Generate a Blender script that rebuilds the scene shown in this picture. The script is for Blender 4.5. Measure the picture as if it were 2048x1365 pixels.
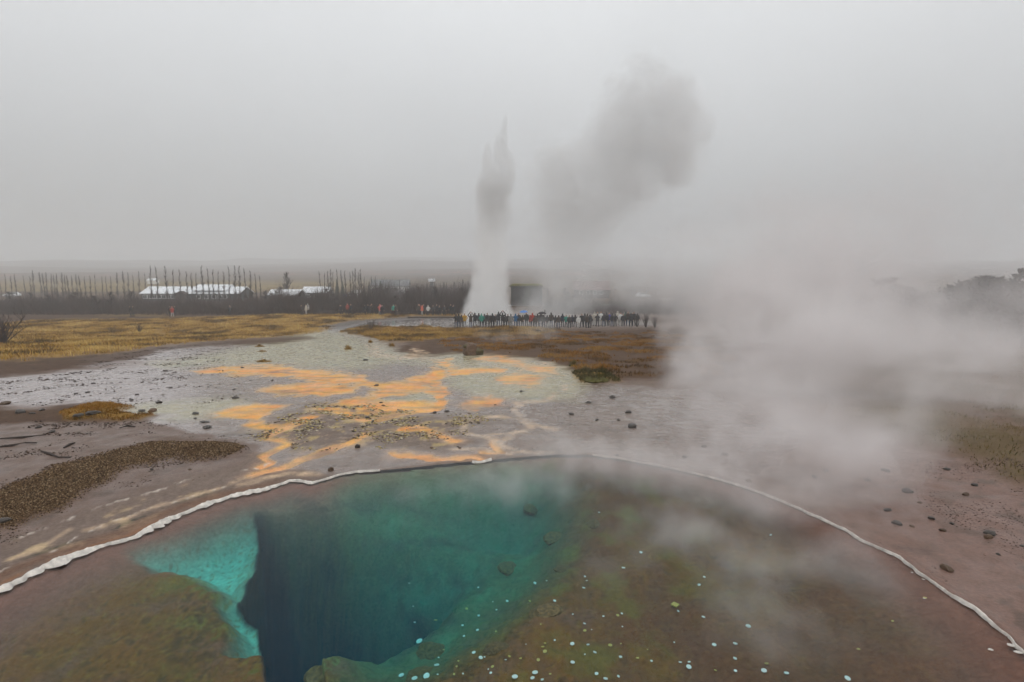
import bpy, bmesh, math, random
import numpy as np
from mathutils import Vector, Matrix

# ------------------------------------------------------------------ clear
for o in list(bpy.data.objects):
    bpy.data.objects.remove(o, do_unlink=True)
scene = bpy.context.scene
COL = scene.collection
R = math.radians

# ------------------------------------------------------------------ camera
CAM_H, LENS, PITCH = 3.0, 20.0, 6.87
FPX = 2048 * LENS / 36.0
cam_data = bpy.data.cameras.new('camera')
cam = bpy.data.objects.new('camera', cam_data)
COL.objects.link(cam)
cam.location = (0, 0, CAM_H)
cam.rotation_euler = (R(90 - PITCH), 0, 0)
cam_data.lens = LENS
cam_data.sensor_width = 36
cam_data.clip_start = 0.05
cam_data.clip_end = 4000
scene.camera = cam

# ------------------------------------------------------------------ sky
SUN_EL, SUN_AZ = 28.0, 150.0
world = bpy.data.worlds.new('World')
scene.world = world
world.use_nodes = True
wn, wl = world.node_tree.nodes, world.node_tree.links
wn.clear()
w_out = wn.new('ShaderNodeOutputWorld')
w_bg = wn.new('ShaderNodeBackground'); w_bg.inputs['Strength'].default_value = 0.1
w_sky = wn.new('ShaderNodeTexSky'); w_sky.sky_type = 'NISHITA'; w_sky.sun_disc = False
w_sky.sun_elevation = R(SUN_EL); w_sky.sun_rotation = R(SUN_AZ)
w_hsv = wn.new('ShaderNodeHueSaturation'); w_hsv.inputs['Saturation'].default_value = 0.25
wl.new(w_sky.outputs[0], w_hsv.inputs['Color'])
# overcast deck: a third as bright at the horizon as overhead, faint cloud structure
w_tc = wn.new('ShaderNodeTexCoord')
w_sep = wn.new('ShaderNodeSeparateXYZ'); wl.new(w_tc.outputs['Generated'], w_sep.inputs[0])
w_up = wn.new('ShaderNodeMath'); w_up.operation = 'MAXIMUM'; w_up.inputs[1].default_value = 0.0
wl.new(w_sep.outputs['Z'], w_up.inputs[0])
w_k = wn.new('ShaderNodeMath'); w_k.operation = 'MULTIPLY'; w_k.inputs[1].default_value = -2.0; wl.new(w_up.outputs[0], w_k.inputs[0])
w_e = wn.new('ShaderNodeMath'); w_e.operation = 'EXPONENT'; wl.new(w_k.outputs[0], w_e.inputs[0])
w_grad = wn.new('ShaderNodeMath'); w_grad.operation = 'MULTIPLY_ADD'
w_grad.inputs[1].default_value = -9.6; w_grad.inputs[2].default_value = 12.2
wl.new(w_e.outputs[0], w_grad.inputs[0])
w_noise = wn.new('ShaderNodeTexNoise'); w_noise.inputs['Scale'].default_value = 1.6
w_noise.inputs['Detail'].default_value = 3; wl.new(w_tc.outputs['Generated'], w_noise.inputs['Vector'])
w_nm = wn.new('ShaderNodeMapRange'); w_nm.inputs[1].default_value = 0.3; w_nm.inputs[2].default_value = 0.7
w_nm.inputs[3].default_value = 0.94; w_nm.inputs[4].default_value = 1.06
wl.new(w_noise.outputs[0], w_nm.inputs[0])
w_mul = wn.new('ShaderNodeMath'); w_mul.operation = 'MULTIPLY'
wl.new(w_grad.outputs[0], w_mul.inputs[0]); wl.new(w_nm.outputs[0], w_mul.inputs[1])
w_tint = wn.new('ShaderNodeVectorMath'); w_tint.operation = 'SCALE'
w_tint.inputs[0].default_value = (0.975, 1.0, 1.02)
wl.new(w_mul.outputs[0], w_tint.inputs['Scale'])
w_mix = wn.new('ShaderNodeMixRGB'); w_mix.inputs[0].default_value = 0.93
wl.new(w_hsv.outputs[0], w_mix.inputs[1]); wl.new(w_tint.outputs[0], w_mix.inputs[2])
wl.new(w_mix.outputs[0], w_bg.inputs['Color'])
wl.new(w_bg.outputs[0], w_out.inputs['Surface'])

# ------------------------------------------------------------------ sun (behind cloud)
sun_data = bpy.data.lights.new('sun', 'SUN')
sun_data.energy = 0.5; sun_data.angle = R(35); sun_data.color = (1.0, 0.97, 0.93)
sun = bpy.data.objects.new('sun', sun_data); COL.objects.link(sun)
sd = Vector((math.sin(R(SUN_AZ)) * math.cos(R(SUN_EL)), math.cos(R(SUN_AZ)) * math.cos(R(SUN_EL)), math.sin(R(SUN_EL))))
sun.rotation_euler = sd.to_track_quat('Z', 'Y').to_euler()

# ------------------------------------------------------------------ exposure, render
vs = scene.view_settings
vs.view_transform = 'Standard'; vs.look = 'None'; vs.exposure = 0.12; vs.gamma = 1.0
vs.use_curve_mapping = False
cy = scene.cycles
cy.max_bounces = 10; cy.diffuse_bounces = 3; cy.glossy_bounces = 3; cy.transmission_bounces = 4
cy.transparent_max_bounces = 16; cy.volume_bounces = 6
cy.use_denoising = True
cy.use_adaptive_sampling = True; cy.adaptive_threshold = 0.04; cy.adaptive_min_samples = 24
cy.caustics_reflective = False; cy.caustics_refractive = False
cy.sample_clamp_indirect = 4.0

# ------------------------------------------------------------------ noise
_rng = np.random.RandomState(7)
_perm = np.concatenate([_rng.permutation(256)] * 3)
_grad = np.stack([np.cos(np.arange(16) * math.pi / 8), np.sin(np.arange(16) * math.pi / 8)], 1)
def perlin(x, y):
    xi = np.floor(x).astype(np.int64); yi = np.floor(y).astype(np.int64)
    xf = x - xi; yf = y - yi
    u = xf ** 3 * (xf * (xf * 6 - 15) + 10); v = yf ** 3 * (yf * (yf * 6 - 15) + 10)
    def g(ix, iy, dx, dy):
        h = _perm[(_perm[ix & 255] + iy) & 255] & 15
        return _grad[h, 0] * dx + _grad[h, 1] * dy
    a = g(xi, yi, xf, yf); b = g(xi + 1, yi, xf - 1, yf)
    c = g(xi, yi + 1, xf, yf - 1); d = g(xi + 1, yi + 1, xf - 1, yf - 1)
    return ((a + (b - a) * u) + ((c + (d - c) * u) - (a + (b - a) * u)) * v) * 1.4
def fbm(x, y, octaves=4, gain=0.5):
    s = 0.0; a = 1.0; t = 0.0
    for k in range(octaves):
        s = s + a * perlin(x * 2 ** k + 17.3 * k, y * 2 ** k - 9.1 * k); t += a; a *= gain
    return s / t
def sstep(a, b, x):
    t = np.clip((x - a) / (b - a), 0, 1); return t * t * (3 - 2 * t)

# ------------------------------------------------------------------ measuring the place
_c, _s = math.cos(R(PITCH)), math.sin(R(PITCH))
def project(x, y, z):
    d = np.maximum(y * _c - (z - CAM_H) * _s, 0.05)
    v = y * _s + (z - CAM_H) * _c
    return 1024 + FPX * x / d, 682.5 - FPX * v / d
def z_base(x, y):
    r = np.maximum(y, 0.0)
    z = -3.9 * sstep2(r, 9.0, 62.0)
    z = z - 0.7 * np.clip((r - 62) / 88.0, 0, 1)
    z = z + 42 * (np.clip(r - 205, 0, None) / 1400.0) ** 1.5
    return z
def sstep2(r, a, b):                       # a straight ramp with rounded ends
    t = (r - a) / (b - a)
    k = 0.06
    soft = lambda q: 0.5 * (q + np.sqrt(q * q + k * k))
    return np.clip(soft(t) - soft(t - 1.0), 0, 1)
def ray(px, py):
    dx = (px - 1024) / FPX; dv = (682.5 - py) / FPX
    return Vector((dx, _c + dv * _s, -_s + dv * _c))
def at_z(px, py, z):
    d = ray(px, py); t = (z - CAM_H) / d.z
    return Vector((d.x * t, d.y * t, z))
def at_depth(px, py, y):                  # point of the ray at a given distance into the picture
    d = ray(px, py); t = y / d.y
    return Vector((d.x * t, y, CAM_H + d.z * t))
def _zb(y):
    return float(z_base(0.0, np.float64(y)))
_YT = np.concatenate([np.arange(0.2, 60, 0.02), np.arange(60, 1900, 0.3)]); _ZT = None
def on_ground(px, py):
    global _ZT
    if _ZT is None: _ZT = z_base(0.0, _YT)
    d = ray(px, py)
    hit = np.nonzero(CAM_H + d.z / d.y * _YT <= _ZT)[0]
    y = _YT[hit[0]] if len(hit) else 900.0
    return Vector((d.x / d.y * y, y, float(_ZT[hit[0]] if len(hit) else 0)))

def seg_dist(X, Y, pts, closed):
    P = np.array(pts, float); n = len(P)
    best = np.full(X.shape, 1e18)
    for i in range(n if closed else n - 1):
        a = P[i]; b = P[(i + 1) % n]; e = b - a
        t = np.clip(((X - a[0]) * e[0] + (Y - a[1]) * e[1]) / max(e @ e, 1e-12), 0, 1)
        best = np.minimum(best, (X - a[0] - t * e[0]) ** 2 + (Y - a[1] - t * e[1]) ** 2)
    return np.sqrt(best)
def inside(X, Y, pts):
    P = np.array(pts, float); r = np.zeros(X.shape, bool); j = len(P) - 1
    for i in range(len(P)):
        yi, yj = P[i, 1], P[j, 1]
        if yi != yj:
            c = ((yi > Y) != (yj > Y)) & (X < (P[j, 0] - P[i, 0]) * (Y - yi) / (yj - yi) + P[i, 0])
            r ^= c
        j = i
    return r
def sdist(X, Y, pts):
    d = seg_dist(X, Y, pts, True); return np.where(inside(X, Y, pts), d, -d)
VS = 2.4                                    # the ground is seen foreshortened
def area(U, V, pts, soft=12):
    lo = np.array(pts, float).min(0) - 4 * soft; hi = np.array(pts, float).max(0) + 4 * soft
    m = (U > lo[0]) & (U < hi[0]) & (V > lo[1]) & (V < hi[1])
    out = np.zeros(U.shape)
    if m.any():
        out[m] = sstep(-soft, soft, sdist(U[m], V[m] * VS, [(a, b * VS) for a, b in pts]))
    return out
def stroke(U, V, pts, w, soft=6):
    P = np.array(pts, float); m0 = w + soft * 2
    lo = P.min(0) - m0; hi = P.max(0) + m0
    m = (U > lo[0]) & (U < hi[0]) & (V > lo[1]) & (V < hi[1])
    out = np.zeros(U.shape)
    if m.any():
        d = seg_dist(U[m], V[m] * VS, [(a, b * VS) for a, b in pts], False)
        out[m] = 1 - sstep(max(w - soft, 0), w + soft, d)
    return out

# ------------------------------------------------------------------ pool outline (metres)
RIM_LEFT_PX = [(-420, 1395), (-200, 1285), (0, 1180), (40, 1160), (85, 1136), (140, 1114), (200, 1092), (270, 1073), (330, 1042), (400, 1012),
               (460, 992), (520, 980), (555, 970), (577, 961), (600, 961), (625, 965), (650, 958), (677, 949)]
RIM_BACK_PX = [(710, 943), (760, 940), (830, 934), (900, 926), (945, 922), (980, 919), (1050, 913), (1120, 908)]
RIM_RIGHT_PX = [(1185, 909), (1240, 916), (1300, 927), (1360, 939), (1420, 953), (1480, 970), (1520, 984), (1580, 1008), (1650, 1040),
                (1690, 1058), (1720, 1078), (1760, 1096), (1800, 1113), (1835, 1142), (1870, 1165), (1905, 1190), (1945, 1212), (1985, 1244),
                (2020, 1275), (2048, 1306), (2110, 1370), (2200, 1480)]
RIM = [at_z(a, b, 0.0) for a, b in RIM_LEFT_PX + RIM_BACK_PX + RIM_RIGHT_PX]
POOL = [(p.x, p.y) for p in RIM] + [(2.9, 2.2), (2.4, 1.5), (1.4, 1.05), (0, 0.9), (-1.6, 1.05), (-2.7, 1.5)]
WATER_Z = -0.02

# ------------------------------------------------------------------ materials
def rgb(r, g, b):
    f = lambda c: ((c / 255 + 0.055) / 1.055) ** 2.4 if c > 10 else c / 255 / 12.92
    return (f(r), f(g), f(b))
def new_mat(name):
    m = bpy.data.materials.new(name); m.use_nodes = True
    nt = m.node_tree; b = nt.nodes['Principled BSDF']
    return m, nt.nodes, nt.links, b
def mat(name, col, rough=0.75, var=0.18, scale=8.0, bump=0.0, metallic=0.0, spec=0.4, obj_var=0.0):
    m, n, l, b = new_mat(name)
    b.inputs['Roughness'].default_value = rough; b.inputs['Metallic'].default_value = metallic
    b.inputs['Specular IOR Level'].default_value = spec
    tc = n.new('ShaderNodeTexCoord'); nz = n.new('ShaderNodeTexNoise')
    nz.inputs['Scale'].default_value = scale; nz.inputs['Detail'].default_value = 5
    l.new(tc.outputs['Object'], nz.inputs['Vector'])
    mr = n.new('ShaderNodeMapRange'); mr.inputs[1].default_value = 0.3; mr.inputs[2].default_value = 0.7
    mr.inputs[3].default_value = 1 - var; mr.inputs[4].default_value = 1 + var
    l.new(nz.outputs[0], mr.inputs[0])
    sc = n.new('ShaderNodeVectorMath'); sc.operation = 'SCALE'; sc.inputs[0].default_value = col
    src = mr.outputs[0]
    if obj_var:
        oi = n.new('ShaderNodeObjectInfo'); m2 = n.new('ShaderNodeMapRange')
        m2.inputs[3].default_value = 1 - obj_var; m2.inputs[4].default_value = 1 + obj_var
        l.new(oi.outputs['Random'], m2.inputs[0])
        mm = n.new('ShaderNodeMath'); mm.operation = 'MULTIPLY'
        l.new(mr.outputs[0], mm.inputs[0]); l.new(m2.outputs[0], mm.inputs[1]); src = mm.outputs[0]
    l.new(src, sc.inputs['Scale']); l.new(sc.outputs[0], b.inputs['Base Color'])
    if bump:
        bp = n.new('ShaderNodeBump'); bp.inputs['Strength'].default_value = bump; bp.inputs['Distance'].default_value = 0.02
        l.new(nz.outputs[0], bp.inputs['Height']); l.new(bp.outputs[0], b.inputs['Normal'])
    return m

# ------------------------------------------------------------------ mesh helpers
class MB:
    def __init__(self): self.v = []; self.f = []; self.m = []
    def quad_loop(self, ra, rb, mi=0):
        n = len(ra)
        for i in range(n):
            self.f.append((ra[i], ra[(i + 1) % n], rb[(i + 1) % n], rb[i])); self.m.append(mi)
    def ring(self, c, ax, r, n, r2=None, up=None):
        ax = Vector(ax).normalized()
        a = up if up is not None else (Vector((1, 0, 0)) if abs(ax.x) < 0.8 else Vector((0, 1, 0)))
        e1 = (a - ax * a.dot(ax)).normalized(); e2 = ax.cross(e1)
        ids = []
        for i in range(n):
            t = 2 * math.pi * i / n
            self.v.append(Vector(c) + e1 * (math.cos(t) * r) + e2 * (math.sin(t) * (r2 if r2 else r))); ids.append(len(self.v) - 1)
        return ids
    def tube(self, pts, radii, n=6, cap=True, mi=0):
        pts = [Vector(p) for p in pts]; prev = None
        for i, p in enumerate(pts):
            ax = (pts[min(i + 1, len(pts) - 1)] - pts[max(i - 1, 0)])
            r = self.ring(p, ax, radii[i], n)
            if prev: self.quad_loop(prev, r, mi)
            elif cap: self.f.append(tuple(reversed(r))); self.m.append(mi)
            prev = r
        if cap: self.f.append(tuple(prev)); self.m.append(mi)
    def box(self, c, s, rz=0.0, mi=0):
        c = Vector(c); q = Matrix.Rotation(rz, 3, 'Z'); b = len(self.v)
        for dz in (-.5, .5):
            for dx, dy in ((-.5, -.5), (.5, -.5), (.5, .5), (-.5, .5)):
                self.v.append(c + q @ Vector((dx * s[0], dy * s[1], dz * s[2])))
        for f in ((3, 2, 1, 0), (4, 5, 6, 7), (0, 1, 5, 4), (1, 2, 6, 5), (2, 3, 7, 6), (3, 0, 4, 7)):
            self.f.append(tuple(b + i for i in f)); self.m.append(mi)
    def ellipsoid(self, c, r, n=10, m=7, mi=0):
        c = Vector(c); rows = []
        self.v.append(c - Vector((0, 0, r[2]))); bot = len(self.v) - 1
        for j in range(1, m):
            ph = math.pi * j / m - math.pi / 2; ids = []
            for i in range(n):
                t = 2 * math.pi * i / n
                self.v.append(c + Vector((r[0] * math.cos(ph) * math.cos(t), r[1] * math.cos(ph) * math.sin(t), r[2] * math.sin(ph)))); ids.append(len(self.v) - 1)
            rows.append(ids)
        self.v.append(c + Vector((0, 0, r[2]))); top = len(self.v) - 1
        for i in range(n):
            self.f.append((bot, rows[0][(i + 1) % n], rows[0][i])); self.m.append(mi)
            self.f.append((top, rows[-1][i], rows[-1][(i + 1) % n])); self.m.append(mi)
        for a, b in zip(rows, rows[1:]): self.quad_loop(a, b, mi)
    def prism(self, pts, y0, y1, mi=0):            # profile in x,z pushed along y
        b = len(self.v); n = len(pts)
        for y in (y0, y1):
            for p in pts: self.v.append(Vector((p[0], y, p[1])))
        self.f.append(tuple(range(b, b + n))); self.m.append(mi)
        self.f.append(tuple(range(b + 2 * n - 1, b + n - 1, -1))); self.m.append(mi)
        for i in range(n):
            j = (i + 1) % n
            self.f.append((b + j, b + i, b + n + i, b + n + j)); self.m.append(mi)
    def mesh(self, name, mats, smooth=False):
        me = bpy.data.meshes.new(name)
        me.from_pydata([tuple(p) for p in self.v], [], self.f)
        for m in (mats if isinstance(mats, (list, tuple)) else [mats]): me.materials.append(m)
        me.polygons.foreach_set('material_index', self.m)
        if smooth: me.polygons.foreach_set('use_smooth', [True] * len(self.f))
        me.update(); return me
    def build(self, name, mats, parent=None, smooth=False, loc=None):
        return link(name, self.mesh(name, mats, smooth), parent, loc)
def link(name, me, parent=None, loc=None):
    o = bpy.data.objects.new(name, me); COL.objects.link(o)
    if parent is not None: o.parent = parent
    if loc is not None: o.location = loc
    return o
def tag(o, label=None, cat=None, group=None, kind=None):
    if label: o['label'] = label
    if cat: o['category'] = cat
    if group: o['group'] = group
    if kind: o['kind'] = kind
    return o
def thing(name, loc, rz, label, cat, group=None):
    o = bpy.data.objects.new(name, None); COL.objects.link(o); o.empty_display_size = 0.2
    o.location = loc; o.rotation_euler = (0, 0, rz)
    return tag(o, label, cat, group)
def copy_tree(o, parent=None):
    c = o.copy(); COL.objects.link(c)
    if parent is not None: c.parent = parent
    for ch in [k for k in bpy.data.objects if k.parent == o]: copy_tree(ch, c)
    return c
def np_mesh(name, V, F, mats, smooth=False):
    me = bpy.data.meshes.new(name); n = F.shape[1]
    me.vertices.add(len(V)); me.vertices.foreach_set('co', np.ascontiguousarray(V, np.float32).ravel())
    me.loops.add(F.size); me.loops.foreach_set('vertex_index', np.ascontiguousarray(F, np.int32).ravel())
    me.polygons.add(len(F)); me.polygons.foreach_set('loop_start', np.arange(0, F.size, n, dtype=np.int32))
    me.polygons.foreach_set('loop_total', np.full(len(F), n, np.int32))
    if smooth: me.polygons.foreach_set('use_smooth', np.ones(len(F), bool))
    for m in (mats if isinstance(mats, (list, tuple)) else [mats]): me.materials.append(m)
    me.update(calc_edges=True); return me
_ONES = ['', 'first', 'second', 'third', 'fourth', 'fifth', 'sixth', 'seventh', 'eighth', 'ninth', 'tenth', 'eleventh', 'twelfth', 'thirteenth',
         'fourteenth', 'fifteenth', 'sixteenth', 'seventeenth', 'eighteenth', 'nineteenth']
_TENS = {2: 'twent', 3: 'thirt', 4: 'fort', 5: 'fift', 6: 'sixt', 7: 'sevent', 8: 'eight', 9: 'ninet'}
def nth(k):
    if k < 20: return _ONES[k]
    t, u = divmod(k, 10)
    return _TENS[t] + ('ieth' if u == 0 else 'y-' + _ONES[u])

# ------------------------------------------------------------------ ground zones (traced in the photograph, laid on the ground)
GRASS_LEFT = [(-300, 652), (0, 650), (60, 643), (300, 640), (470, 634), (600, 627), (700, 627), (828, 630), (800, 634), (700, 641), (625, 655), (662, 656),
              (655, 661), (600, 669), (450, 680), (345, 688), (250, 703), (100, 716), (0, 722), (-300, 735)]
GRASS_LEFT_B = [(-300, 655), (0, 655), (250, 655), (560, 648), (640, 655), (470, 676), (300, 690), (230, 700), (60, 712), (0, 715), (-300, 720)]
GRASS_ISLE = [(685, 664), (735, 653), (790, 657), (850, 655), (900, 659), (1010, 655), (1120, 660), (1060, 672), (900, 674), (820, 683), (775, 683), (740, 673)]
GRASS_RIGHT = [(880, 684), (960, 672), (1120, 665), (1300, 662), (1440, 676), (1480, 715), (1430, 750), (1330, 762), (1230, 758), (1140, 742), (1080, 722), (1010, 706), (920, 700)]
GRASS_BANK = [(1560, 705), (1700, 715), (1850, 700), (2000, 705), (2300, 700), (2300, 1010), (2080, 990), (1990, 955), (1900, 905), (1780, 880), (1650, 850),
              (1540, 800), (1500, 750)]
GRASS_FAR = [(600, 628), (960, 628), (1000, 634), (820, 633)]
SPRINGMOSS = [(120, 825), (180, 812), (240, 818), (285, 832), (270, 842), (200, 846), (140, 840)]
TUSSOCK_GREEN = [(1150, 748), (1200, 742), (1240, 764), (1200, 770), (1160, 766)]
SOIL = [
    [(-300, 735), (0, 722), (100, 716), (250, 704), (330, 692), (480, 680), (610, 672), (640, 677), (560, 688), (420, 692), (330, 700), (270, 722), (200, 728), (140, 738), (0, 756), (-300, 770)],
    [(790, 700), (815, 684), (860, 676), (930, 670), (1100, 662), (1360, 656), (1480, 680), (1480, 760), (1300, 762), (1200, 760), (1130, 735), (1060, 716), (1000, 713), (945, 706), (880, 709), (820, 713)],
    [(-300, 812), (0, 812), (60, 820), (130, 812), (200, 808), (270, 830), (290, 838), (200, 850), (100, 848), (0, 846), (-300, 850)],
    [(0, 690), (130, 694), (60, 706), (0, 708)],
]
MUD_LEFT = [(-300, 845), (0, 842), (250, 842), (330, 850), (470, 880), (520, 905), (470, 935), (350, 965), (240, 1000), (120, 1045), (0, 1100), (-300, 1230)]
SCRUB_FLOOR = [(-400, 652), (60, 643), (300, 639), (470, 633), (600, 626), (600, 540), (-400, 540)]
PATH_DARK = [(630, 657), (690, 643), (760, 636), (850, 632), (960, 633), (960, 637), (850, 640), (770, 652), (700, 660), (650, 662)]
GRAVEL = [(-300, 1110), (-300, 1040), (0, 985), (60, 958), (120, 932), (200, 913), (250, 898), (330, 884), (400, 884), (445, 890), (475, 905), (430, 913), (350, 916),
          (290, 928), (230, 948), (200, 968), (150, 1000), (120, 1022), (50, 1040), (0, 1062)]
GREEN_SILT = [(600, 668), (660, 663), (700, 672), (760, 690), (795, 706), (840, 714), (950, 705), (1060, 718), (1140, 735), (1170, 770), (1150, 800), (1040, 800), (950, 790), (900, 775),
              (880, 735), (800, 725), (700, 742), (640, 738), (560, 730), (430, 732), (330, 738), (300, 728), (400, 712), (520, 690)]
GREEN_SILT2 = [(820, 790), (850, 775), (880, 790), (900, 800), (870, 812), (800, 820), (740, 818), (760, 800)]
GREEN_SILT3 = [(230, 815), (330, 805), (420, 800), (520, 800), (540, 812), (440, 832), (350, 838), (270, 830)]
WET = [[(-300, 770), (0, 757), (150, 742), (300, 728), (180, 726), (160, 720), (240, 708), (330, 694), (440, 690), (560, 688), (620, 668), (640, 660), (700, 655), (740, 645), (900, 638), (960, 640), (960, 652), (900, 657),
        (840, 653), (740, 653), (690, 664), (740, 678), (790, 700), (830, 714), (950, 706), (1100, 722), (1180, 760), (1260, 775), (1400, 780), (1500, 820), (1600, 870),
        (1500, 960), (1200, 905), (980, 915), (680, 945), (560, 940), (520, 905), (470, 880), (330, 850), (280, 838), (230, 820), (120, 810), (0, 812), (-300, 815)],
       [(0, 700), (60, 692), (130, 686), (165, 682), (160, 688), (90, 697), (40, 708), (0, 712)],
       [(160, 730), (200, 716), (300, 700), (350, 691), (470, 684), (470, 687), (360, 697), (280, 712), (230, 728), (190, 732)],
       [(335, 676), (380, 674), (385, 678), (340, 680)], [(245, 676), (270, 676), (270, 680), (245, 680)]]
GEYSER_FLAT = [(760, 652), (800, 642), (860, 637), (960, 637), (1100, 640), (1300, 640), (1320, 652), (1000, 655), (900, 657), (840, 654)]
ORANGE_AREA = [
    [(395, 743), (440, 735), (560, 732), (640, 742), (700, 750), (757, 766), (800, 762), (845, 752), (870, 743), (862, 735), (892, 742), (885, 757), (852, 773), (820, 785), (782, 790), (762, 800), (738, 812),
     (718, 806), (744, 790), (752, 776), (700, 766), (640, 760), (560, 752), (470, 749)],
    [(522, 782), (590, 768), (640, 764), (700, 772), (722, 780), (650, 791), (560, 792)],
    [(425, 828), (480, 812), (535, 805), (580, 812), (560, 820), (520, 832), (530, 848), (555, 860), (548, 872), (578, 892), (560, 900), (540, 885), (512, 858), (500, 838), (455, 832)],
    [(670, 806), (700, 796), (740, 802), (800, 800), (860, 806), (885, 812), (830, 824), (770, 832), (720, 822)],
    [(925, 802), (985, 790), (1005, 800), (990, 812), (955, 818), (930, 812)],
    [(865, 722), (895, 722), (915, 734), (908, 752), (893, 750), (898, 737)],
    [(960, 715), (1010, 714), (1060, 728), (1110, 738), (1120, 750), (1080, 745), (1020, 730), (970, 722)],
    [(1000, 752), (1050, 745), (1090, 755), (1060, 772), (1010, 768)],
]
ORANGE_LINE = [
    ([(905, 745), (960, 740), (1000, 742)], 8), ([(880, 742), (850, 765), (832, 774), (872, 784), (887, 798), (872, 814), (805, 830), (740, 836)], 7),
    ([(870, 765), (885, 776), (892, 790)], 5), ([(730, 868), (690, 890), (650, 905), (610, 918), (560, 936), (500, 952)], 4),
    ([(790, 905), (850, 912), (905, 918), (965, 926)], 5), ([(812, 862), (860, 868), (912, 882)], 8), ([(570, 892), (525, 914), (545, 926), (520, 934)], 5),
    ([(620, 838), (580, 850), (545, 866)], 6), ([(985, 888), (1000, 905), (960, 912)], 5),
    ([(640, 820), (700, 826), (735, 838)], 7)]
CREAM_LINE = [
    ([(915, 852), (930, 842), (985, 834), (1040, 838), (1062, 848), (1055, 862), (1010, 870), (960, 874), (930, 866), (915, 852)], 7),
    ([(1030, 806), (1036, 825), (1046, 838)], 7), ([(1050, 838), (1085, 848), (1115, 858)], 8), ([(945, 872), (985, 882), (1020, 896), (1015, 912)], 9),
    ([(1028, 868), (1000, 890)], 6), ([(830, 700), (850, 708), (800, 715)], 8), ([(735, 690), (760, 700), (745, 708), (790, 716), (850, 716)], 7),
    ([(500, 952), (420, 980), (330, 1005), (240, 1040)], 4), ([(140, 1060), (90, 1090), (20, 1118)], 6), ([(215, 1050), (170, 1062)], 8),
    ([(640, 945), (560, 955), (480, 968)], 8), ([(1100, 900), (1000, 905), (900, 900)], 7), ([(1140, 770), (1100, 800), (1040, 805)], 6)]
WHITE_LINE = [
    ([(-200, 1195), (0, 1100), (70, 1065), (140, 1038), (200, 1018), (240, 1005)], 2.5), ([(240, 1005), (310, 984), (380, 965)], 3.0), ([(475, 942), (515, 936), (540, 925)], 3.0),
    ([(-100, 1195), (0, 1143), (120, 1096), (215, 1048), (300, 1015), (400, 985), (470, 966)], 1.6), ([(1040, 836), (1050, 830), (1052, 815)], 1.5)]
CRUMBLE = [(500, 862), (560, 835), (620, 812), (700, 806), (790, 820), (860, 835), (960, 832), (1010, 838), (930, 852), (905, 870), (945, 885), (880, 900), (800, 896), (720, 890),
           (640, 902), (580, 902), (540, 890)]
# below the water
HOLE = [(518, 1086), (600, 1066), (700, 1049), (850, 1040), (960, 1052), (1030, 1090), (1010, 1140), (960, 1190), (905, 1240), (830, 1292), (760, 1325), (700, 1345), (650, 1375), (660, 1480), (620, 1560),
        (548, 1560), (536, 1440), (530, 1360), (524, 1310), (505, 1275), (481, 1254), (497, 1218), (515, 1185), (522, 1140)]
TURQ = [(300, 1185), (345, 1172), (420, 1140), (490, 1112), (520, 1095), (526, 1140), (515, 1190), (486, 1250), (460, 1240), (420, 1215), (380, 1200), (330, 1196)]
TURQ2 = [(470, 1248), (505, 1260), (540, 1310), (540, 1380), (470, 1380), (485, 1330), (462, 1290), (455, 1265)]
FAR_SHELF = [(380, 1060), (520, 1000), (620, 975), (760, 962), (900, 952), (1010, 955), (1060, 1000), (1050, 1070), (980, 1060), (850, 1036), (700, 1046), (520, 1082), (440, 1130), (380, 1130)]
PINNACLE = [(590, 1362), (630, 1338), (655, 1326), (668, 1332), (690, 1350), (720, 1400), (600, 1400)]

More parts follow.
